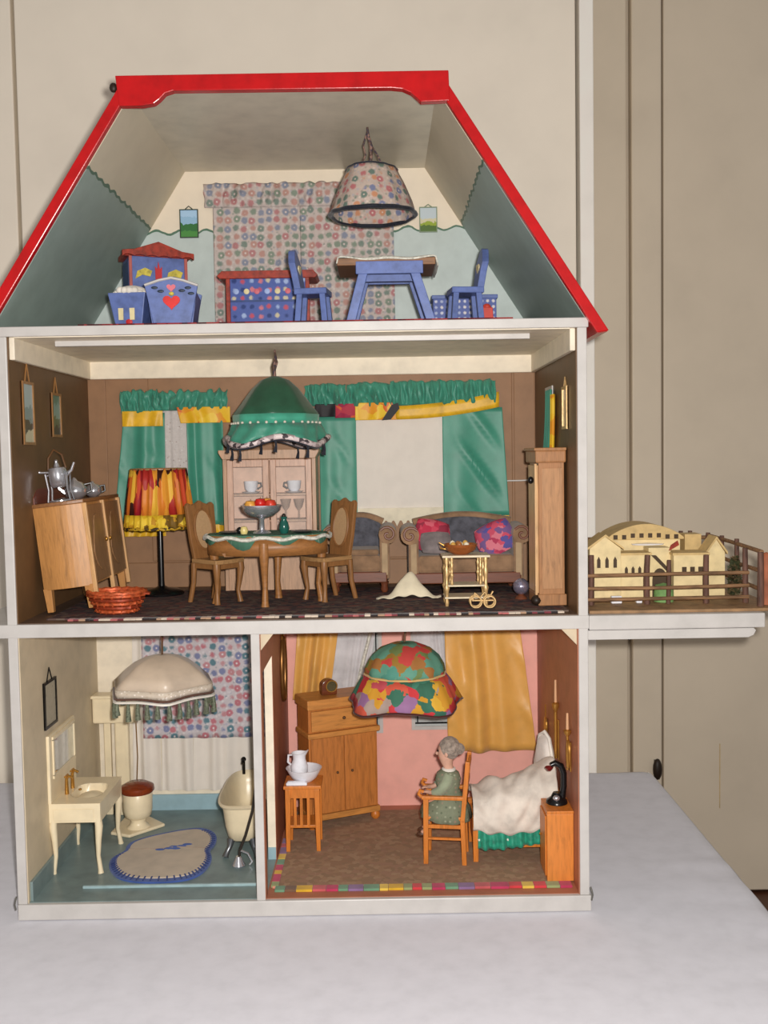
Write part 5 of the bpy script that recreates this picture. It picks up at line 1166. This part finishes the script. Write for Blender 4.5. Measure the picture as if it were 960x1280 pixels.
for w0, sg in ((11, -1), (15, 1)):     # five short fingers on each hand
    x0, y0, z0 = bp[w0][:3]
    for k, (dy, ln) in enumerate(((-.26, .5), (-.09, .6), (.09, .58), (.26, .45))):
        i = len(bp); bp += [(x0 - .3, y0 + dy, z0 - .02, .11), (x0 - .3 - ln * .6, y0 + dy * 1.1, z0 - .08, .1), (x0 - .3 - ln, y0 + dy * 1.1, z0 - .25, .08)]
        be += [(w0, i), (i, i + 1), (i + 1, i + 2)]
    i = len(bp); bp += [(x0 - .05, y0 - sg * .35, z0 + .02, .12), (x0 - .35, y0 - sg * .55, z0 + .0, .1)]; be += [(w0, i), (i, i + 1)]
body = skin_body('body', bp, be, SKIN, t.e)
DRESS = printed('grey_green_dress', (130, 136, 112), [(160, 164, 140), (96, 104, 84), (150, 130, 112)], .6, .34, .2, None)
t.p('dress', MB().lathe([(3.2, -.9), (2.9, .6), (2.0, 2.2), (1.5, 3.2), (1.75, 4.6), (1.5, 5.4), (.7, 6.0)], (.2, 0, 0), 28, 1, .95, False, lambda a, i: (1 + .06 * sin(9 * a) * (i < 3) + (.25 * max(0, -cos(a)) if i < 2 else 0), .5 * max(0, -cos(a)) * (i < 1))), DRESS, smooth=True, solid=.1)
for s_ in (-1, 1):
    t.p('sleeve', MB().tube([(.4, s_ * 1.2, 5.3), (.1, s_ * 1.75, 4.4), (-.8, s_ * 2.0, 3.4), (-1.7, s_ * 1.6, 3.0)], [.75, .85, .7, .55], 10), cloth('sage_sleeve', (150, 158, 132), .8, .12), smooth=True)
t.p('hair', MB().ell((.5, 0, 8.9), (1.5, 1.55, 1.6), 16, 10).ell((1.8, 0, 8.8), (.8, .8, .8), 10, 8), cloth('grey_hair', (150, 136, 124), .8, .2, 4, .2, 2), smooth=True, label='grey hair in a bun')
t.p('apron', MB().sheet(lambda u, v: (-.9 - 2.2 * v, -1.6 + 3.2 * u, 2.6 - 1.0 * v - .25 * abs(2 * u - 1)), 8, 8), cloth('salmon_apron', (214, 150, 124), .8), smooth=True, solid=.1, label='salmon pink lap cloth')
t.p('collar', MB().tube([(.3 + .75 * cos(2 * pi * k / 16), .8 * sin(2 * pi * k / 16), 5.9) for k in range(16)], .25, 6, True), cloth('white_lace', (226, 220, 210)), smooth=True)
for s_ in (-1, 1): t.p('ear', MB().ell((.1, s_ * 1.35, 8.3), (.25, .15, .35), 8, 6), SKIN, smooth=True)
t.p('nose', MB().ell((-1.28, 0, 8.1), (.24, .18, .26), 8, 6), SKIN, smooth=True)
for s_ in (-1, 1):
    t.p('eye', MB().ell((-1.1, s_ * .5, 8.6), (.14, .18, .17), 8, 6), BLACK, smooth=True)
    t.p('shoe', MB().ell((-3.5, s_ * .9, -3.1), (.75, .42, .38), 10, 6), wood('brown_leather', (84, 54, 38)), smooth=True)
t.p('mouth', MB().ell((-1.08, 0, 7.45), (.1, .3, .09), 8, 6), paint('tulip_red', (190, 40, 44)), smooth=True)
t.p('underskirt', MB().lathe([(2.4, -1.8), (2.7, -.6), (2.3, .4)], (-.5, 0, 0), 20, 1, .9, False, lambda a, i: (1 + .08 * sin(8 * a), 0)), cloth('dark_green_skirt', (44, 76, 62), .8), smooth=True, solid=.1) if False else None
# --- bed
t = Thing('pine_bed', 'orange pine bed against the bedroom right wall', 'bed', (17.9, 14.0, ZR))
for y in (-3.6, 3.6):
    t.p('side_rail', MB().box(-5.8, 6.0, y - .25, y + .25, 1.9, 3.0), WOODO, bevel=.06)
    t.p('leg', MB().tbox((-5.9, y, 0), (.35, .35), (-5.9, y, 6.4), (.42, .42)), WOODO, bevel=.06)
    t.p('leg', MB().tbox((6.0, y, 0), (.35, .3), (6.0, y, 9.4), (.42, .3)), WOODO, bevel=.06)
t.p('headboard', MB().box(5.8, 6.15, -3.6, 3.6, 2, 9.0), WOODO, bevel=.08); t.p('footboard', MB().box(-6.1, -5.8, -3.6, 3.6, 2, 5.8), WOODO, bevel=.08)
t.p('mattress', MB().box(-5.7, 5.7, -3.4, 3.4, 2.5, 5.0), cloth('ticking', (206, 190, 166)), bevel=.5)
t.p('lace_edge', MB().tube([(-5.6 + .7 * k, -3.9, 3.1 + .2 * (k % 2)) for k in range(9)], .25, 6), cloth('white_lace', (226, 220, 210)), smooth=True)
def quilt(u, v):
    x = -5.6 + 11.2 * u; w_ = v * 11.5
    fr = .28 * sin(2 * pi * 9 * u + 3 * v) * max(0, 1 - w_ / 4.0) + .2 * sin(31 * u + 2)
    sc = .7 * sin(pi * (u * .9 + .35)) 
    if w_ < 3.4: return (x, -4.15 + fr * 1.0 - .25 * (1 - w_ / 3.4), 2.6 - sc + w_)
    return (x, -4.1 + (w_ - 3.4) * .92, 5.6 + .25 * sin(9 * u))
t = single('green_quilt', 'emerald green satin quilt hanging over the bed edge', 'quilt', MB().sheet(quilt, 90, 24), cloth('emerald_satin', (38, 146, 118), .4, .15, 8, .1, 1.2, .5), (17.9, 14.0, ZR), smooth=True, solid=.12)
def duvet(u, v):
    x = -6.3 + 11.6 * u; w_ = v * 12.5
    hgt = 9.0 + 3.8 * max(0, min(1, (u - .1) * 1.15)) * (1 - .35 * max(0, u - .8) / .2) + .7 * sin(6 * u + 1) + .3 * sin(17 * u + 5 * v)
    puff = .45 * sin(2 * pi * 4 * u + 2 * v + sin(9 * v)) + .45 * sin(17 * u * v + 3) + .35 * sin(23 * v + 6 * sin(5 * u))
    z0 = 5.0 - .9 * sin(pi * (u + .1)) + .3 * sin(25 * u)
    if w_ < 5.0:
        k = w_ / 5; return (x, -4.6 - .35 * puff - .5 * sin(pi * k), z0 + (hgt - 1.2 - z0) * k ** .9)
    k = (w_ - 5) / 7.5; return (x, -4.5 + 8.0 * k, hgt - 1.2 + 1.9 * sin(pi * min(1, k * 1.05 + .02)) ** .7 * (.7 + .5 * u) + .3 * puff - 1.5 * max(0, k - .7))
o = single('white_duvet', 'rumpled white lace duvet heaped on the bed', 'duvet', MB().sheet(duvet, 70, 40), cloth('white_duvet_cotton', (216, 206, 194), .85, .07, 6, .1, .5), (17.9, 14.0, ZR), smooth=True, solid=.2)
t = Thing('pillow', 'pointed white pillow standing against the bedroom right wall', 'pillow', (22.6, 16.4, ZR + 6.4), R(-70))
pm = MB()
for sg in (1, -1): pm.sheet(lambda u, v, sg=sg: (3.0 * (2 * u - 1) * (1 - .55 * v * v), sg * .8 * (max(0, (1 - (2 * u - 1) ** 4) * (1 - (2 * v - 1) ** 4)) ** .5), 9.4 * v - .3 * (2 * u - 1) ** 2), 10, 10)
t.p('cover', pm, cloth('pillow_white', (222, 214, 206)), smooth=True)
t.p('lace_edge', MB().tube([(-3.0, 0, 0), (-2.7, 0, 5), (-1.3, 0, 9.2), (0, 0, 9.9), (1.3, 0, 9.2), (2.7, 0, 5), (3.0, 0, 0)], .28, 6), cloth('white_lace', (226, 220, 210)), smooth=True)
# --- night stand and telephone
t = Thing('nightstand', 'plain orange pine nightstand at the front of the bed', 'nightstand', (22.5, 5.9, ZR))
NS = wood('pine_panel', (212, 130, 58), 'z', .4, .07)
t.p('body', MB().box(-1.75, 1.75, -2.5, 2.5, 0, 9.0), NS, bevel=.08)
t.p('top', MB().box(-1.75, 1.78, -2.6, 2.6, 9.0, 9.4), WOODO, bevel=.08)
d = t.p('door', MB().box(-1.95, -1.75, -2.1, 2.1, .6, 8.6), WOODO, bevel=.06); t.p('knob', MB().ell((-2.05, 1.2, 5), (.18, .18, .18), 8, 6), BRASS, d)
t = Thing('telephone', 'black candlestick telephone on the nightstand', 'telephone', (22.6, 6.6, ZR + 9.42))
t.p('base', MB().lathe([(1.45, 0), (1.4, .35), (.8, .8), (.5, 1.4)], seg=20), BLACK, smooth=True)
t.p('stem', MB().tube([(.7, 0, .5), (.95, 0, 2.2), (.95, 0, 4.0), (.6, 0, 5.0), (-.2, 0, 5.4), (-.8, 0, 5.1)], [.45, .42, .42, .42, .4, .35], 10), BLACK, smooth=True)
t.p('mouthpiece', MB().lathe([(.3, 0), (.6, .4), (.5, .5), (.02, .2)], (-1.0, 0, 4.4), 12, cap=False), paint('dark_red_lacquer', (110, 24, 24), .3), smooth=True, label='dark red mouthpiece')
t.p('dial', MB().ell((-.2, -.9, .9), (.5, .4, .4), 10, 6), SILVER, smooth=True)
# --- brass pieces on the walls
def sconce(label, y, z0, z1, kind):
    t = Thing('brass_ornament', label, 'ornament', (XR - .12, y, z0), 0, 'brass ornaments on the bedroom wall')
    h = z1 - z0
    t.p('back_plate', MB().box(-.2, -.02, -.45, .45, 0, h * .5), BRASS, bevel=.06)
    if kind == 'round':
        t.p('disc', MB().prism([(.95 * cos(2 * pi * i / 20), h * .35 + 1.5 * sin(2 * pi * i / 20)) for i in range(20)], 'yz', -.45, -.15), BRASS, bevel=.08)
        t.p('rod', MB().tube([(-.3, 0, h * .5), (-.3, 0, h)], .1, 6), BRASS)
    else:
        t.p('rod', MB().tube([(-.45, 0, .2), (-.45, 0, h * .6)], .24 if kind == 'tall' else .2, 8), BRASS, smooth=True)
        t.p('cup', MB().lathe([(.2, h * .6), (.5, h * .66), (.55, h * .7), (.3, h * .72)], (-.45, 0, 0), 12), BRASS, smooth=True)
        t.p('candle', MB().tube([(-.45, 0, h * .7), (-.45, 0, h)], [.22, .16], 8), paint('candle_wax', (206, 160, 120), .5), smooth=True)
    if kind == 'loop':
        t.p('scroll', MB().tube([(-.4, -.2 + .8 * cos(q), h * .3 + 1.8 * sin(q)) for q in [2 * pi * k / 20 for k in range(20)]], .2, 6, True), BRASS, smooth=True)
sconce('round brass ornament on the bedroom right wall nearest the back', 24, 15.6, 20.8, 'round')
sconce('tallest brass candle sconce in the middle of the bedroom right wall', 14.2, 15.4, 26.8, 'tall')
sconce('looped brass sconce on the bedroom right wall nearest the front', 5.2, 16.6, 24.4, 'loop')
t = Thing('wall_mirror', 'dark brass-framed oval mirror on the bedroom left wall', 'mirror', (px1 + .07, 25.5, 26.6), 0)
t.p('glass', MB().prism([(2.4 * cos(2 * pi * i / 28), 4.6 * sin(2 * pi * i / 28)) for i in range(28)], 'yz', 0, .25), metal('dark_mirror', (120, 100, 70), .2))
t.p('frame', MB().tube([(.25, 2.5 * cos(2 * pi * i / 28), 4.7 * sin(2 * pi * i / 28)) for i in range(28)], .38, 8, True), metal('dark_brass', (130, 90, 46), .35), smooth=True)
t.p('chain', MB().tube([(.2, -1.2, 4.3), (.2, 0, 6.6), (.2, 1.2, 4.3)], .1, 5), BRASS)

# ================================================================== balcony
BZ = 38.15
single('brown_tray', 'thin brown board lying on the balcony under the toy fort', 'board', MB().box(26.0, 50.8, 1.2, 25.6, 0, .4), paint('brown_tray_paint', (150, 116, 82), .6, .15, .6), (0, 0, BZ), bevel=.08)
GZ = BZ + .42
TWIG = wood('twig_bark', (96, 66, 54), 'z', .7, .25); TWIGX = wood('twig_rail', (132, 98, 68), 'x', .7, .25)
def rr(seed): return random.Random(seed)
FN = Thing('twig_fence', 'rustic twig fence around the toy fort on the balcony', 'fence', (38, 12, GZ))
def post(x, y, h, r=.38, s=0):
    q = rr(s); FN.p('post', MB().tube([(x, y, GZ), (x + q.uniform(-.1, .1), y, GZ + h * .5), (x + q.uniform(-.12, .12), y, GZ + h)], [r * 1.05, r, r * .9], 8), TWIG, w=True, smooth=True)
def rail(a, b, s=0, r=.26):
    q = rr(s + 50); m_ = [(a[i] + b[i]) / 2 + q.uniform(-.12, .12) for i in range(3)]
    FN.p('rail', MB().tube([a, m_, b], [r, r * .95, r], 8), TWIGX, w=True, smooth=True)
fy = 6.0
for i, (x, h) in enumerate(((27.2, 6.6), (34.6, 6.5), (37.4, 5.8), (42.4, 6.4), (47.6, 7.2))): post(x, fy, h, .4 if i != 2 else .3, i)
for i, z in enumerate((.7, 2.2, 3.9)):
    rail((26.6, fy - .3, GZ + z), (47.9, fy - .3, GZ + z + .1), i)
post(48.3, 2.6, 7.0, .45, 9)
for i, (x, y) in enumerate(((48.2, 11), (48.0, 16.5), (47.8, 22.0))): post(x, y, 8.0, .36, 10 + i)
for i, z in enumerate((2.4, 4.8, 7.3)): rail((48.5, 2.8, GZ + z - .3), (47.9, 22.4, GZ + z + .3), 20 + i, .3)
for i, x in enumerate((27.2, 33.5, 40.0, 44.2, 45.6)): post(x, 23.4, 8.2, .36, 30 + i)
for i, z in enumerate((2.4, 4.8, 7.2)): rail((26.6, 23.2, GZ + z), (48.0, 23.2, GZ + z), 40 + i, .3)
single('orange_post', 'short orange clay post at the right front corner of the balcony fence', 'post', MB().lathe([(.9, 0), (.8, 3), (.75, 6.0), (.5, 6.6), (.02, 6.8)], seg=14), paint('terracotta', (160, 92, 62), .7, .15), (49.7, 4.4, GZ), smooth=True)
# toy fort
YW = paint('straw_yellow_card', (228, 206, 156), .6, .05, .8); YR = paint('ochre_roof_card', (206, 176, 120), .6, .06, .8); DKW = paint('fort_window_dark', (70, 52, 32), .6)
FT = Thing('toy_fort', 'straw yellow toy fort with towers and curved roof on the balcony', 'toy fort', (38, 14, GZ))
def fp(n, mb, m, par=None, **k): return FT.p(n, mb, m, par, w=True, **k)
def gable_block(x0, x1, y0, y1, h, rh):
    xm = (x0 + x1) / 2
    return MB().prism([(x0, GZ), (x1, GZ), (x1, GZ + h), (xm, GZ + h + rh), (x0, GZ + h)], 'xz', y0, y1)
def arch(x, z, w_, h, y, par):
    fp('window', MB().prism([(x - w_ / 2, z), (x + w_ / 2, z), (x + w_ / 2, z + h * .7), (x, z + h), (x - w_ / 2, z + h * .7)], 'xz', y - .1, y + .05), DKW, par)
tw = fp('tower', gable_block(27.6, 31.8, 8.6, 12.5, 7.2, 1.6), YW, bevel=.08)
for x in (28.8, 29.9, 31.0): arch(x, GZ + 4.6, .45, 1.5, 8.6, tw)
fp('tower_roof', MB().prism([(27.2, GZ + 7.0), (29.7, GZ + 8.8), (32.2, GZ + 7.0), (32.2, GZ + 7.3), (29.7, GZ + 9.1), (27.2, GZ + 7.3)], 'xz', 8.4, 12.7), YR, tw)
wg = fp('wing', MB().box(31.8, 35.8, 9.0, 12.5, GZ, GZ + 6.3), YW, bevel=.08)
for x in (32.6, 33.5, 34.4): arch(x, GZ + 3.6, .4, 1.1, 9.0, wg)
fp('parapet', MB().box(31.6, 36.0, 8.8, 12.6, GZ + 6.2, GZ + 6.5), YR, wg)
roofc = [(31.0, GZ + 7.9)] + [(31.0 + 10.6 * i / 16, GZ + 8.2 + 1.9 * sin(pi * i / 16) ** .8) for i in range(17)] + [(41.6, GZ + 7.9)]
hl = fp('hall', MB().box(31.4, 41.2, 13.5, 19, GZ, GZ + 8.0), YW, bevel=.06)
fp('hall_roof', MB().prism(roofc, 'xz', 13.0, 19.4), YR, hl, bevel=.08, label='curved ochre roof')
for i in range(8): fp('window', MB().box(31.8 + i * 1.2, 32.35 + i * 1.2, 12.85, 13.05, GZ + 8.0 + (.2 if 1 < i < 6 else 0), GZ + 8.6 + (.2 if 1 < i < 6 else 0)), DKW, hl)
fp('balcony', MB().lathe([(2.2, 0), (2.3, .15), (.02, .3)], (36.6, 13.2, GZ + 7.2), 20, 1, .5), PORC, hl, smooth=True, label='white round balcony')
gt = fp('gatehouse', MB().box(36.0, 39.0, 10.5, 13.2, GZ, GZ + 7.0), YW, bevel=.06)
fp('gate_arch', MB().prism([(36.5, GZ), (38.5, GZ), (38.5, GZ + 2.6)] + [(37.5 + cos(pi * i / 10), GZ + 2.6 + 1.6 * sin(pi * i / 10)) for i in range(1, 10)] + [(36.5, GZ + 2.6)], 'xz', 10.35, 10.55), DKW, gt)
fp('stair', MB().prism([(36.3, GZ + 6.0), (36.9, GZ + 6.0), (38.8, GZ + 4.0), (38.8, GZ + 3.4)], 'xz', 10.0, 10.4), DKW, gt)
fp('flag', MB().prism([(38.6, GZ + 6.6), (40.0, GZ + 7.4), (39.8, GZ + 8.0), (38.9, GZ + 7.4)], 'xz', 9.9, 10.05), paint('brick_red_paint', (150, 50, 32)), gt, label='red flag')
w2 = fp('wing', MB().box(39.0, 43.6, 9.0, 13, GZ, GZ + 6.2), YW, bevel=.08)
for x in (40.4, 41.5, 42.6): fp('window', MB().box(x - .3, x + .3, 8.88, 9.05, GZ + 3.6, GZ + 4.5), DKW, w2)
fp('parapet', MB().box(38.8, 43.8, 8.8, 13.2, GZ + 6.1, GZ + 6.4), YR, w2)
t2 = fp('tower', gable_block(44.2, 46.6, 11, 14, 6.2, 1.8), YW, bevel=.06)
fp('tower_roof', MB().prism([(43.9, GZ + 5.9), (45.4, GZ + 8.0), (46.9, GZ + 5.9), (46.9, GZ + 6.3), (45.4, GZ + 8.4), (43.9, GZ + 6.3)], 'xz', 10.8, 14.2), YR, t2)
fp('hall_end', MB().box(42.3, 44.6, 15, 18, GZ, GZ + 8.4), YR, hl)
single('green_mound', 'small green mound in the gateway of the toy fort', 'toy', MB().lathe([(1.3, 0), (1.3, 1.2), (1.1, 2.2), (.02, 2.5)], seg=18, cap=False), paint('grass_green_paint', (120, 160, 96), .8, .12), (37.4, 8.2, GZ), smooth=True)
for x, lb in ((30.8, 'white block in front of the left tower of the toy fort'), (34.0 - .2, 'smaller white block beside the second fence post')):
    s_ = 1 if x < 32 else .55
    single('white_block', lb, 'block', MB().box(-.7 * s_, .7 * s_, -.4, .4, 0, 1.0 * s_), PORC, (x, 7.2, GZ), bevel=.1, group='white blocks by the fort')
rs = random.Random(8); bm_ = MB()
for i in range(420):
    a = rs.uniform(0, 2 * pi); r_ = rs.uniform(0, 1) ** .5 * .8; z = rs.uniform(.2, 5.6); r_ *= (1 - (z - 2.6) ** 2 / 14)
    c = Vector((r_ * cos(a), r_ * sin(a) * 1.2, z)); d1 = Vector((rs.uniform(-1, 1), rs.uniform(-1, 1), rs.uniform(-.4, 1))).normalized() * .5; d2 = d1.cross(Vector((rs.uniform(-1, 1), rs.uniform(-1, 1), 1))).normalized() * .28
    bm_.add([c - d1, c + d2, c + d1, c - d2], [(0, 1, 2, 3)])
t = Thing('moss_bush', 'dark brown green moss bush inside the right side of the balcony fence', 'bush', (47.4, 9.6, GZ))
t.p('foliage', bm_, patches('moss_leaf', [(70, 70, 44), (90, 76, 50), (60, 64, 40), (110, 90, 66)], .5, None), kind='stuff')
t.p('stem', MB().tube([(0, 0, 0), (.1, 0, 2), (0, .1, 4)], [.25, .18, .1], 6), TWIG)
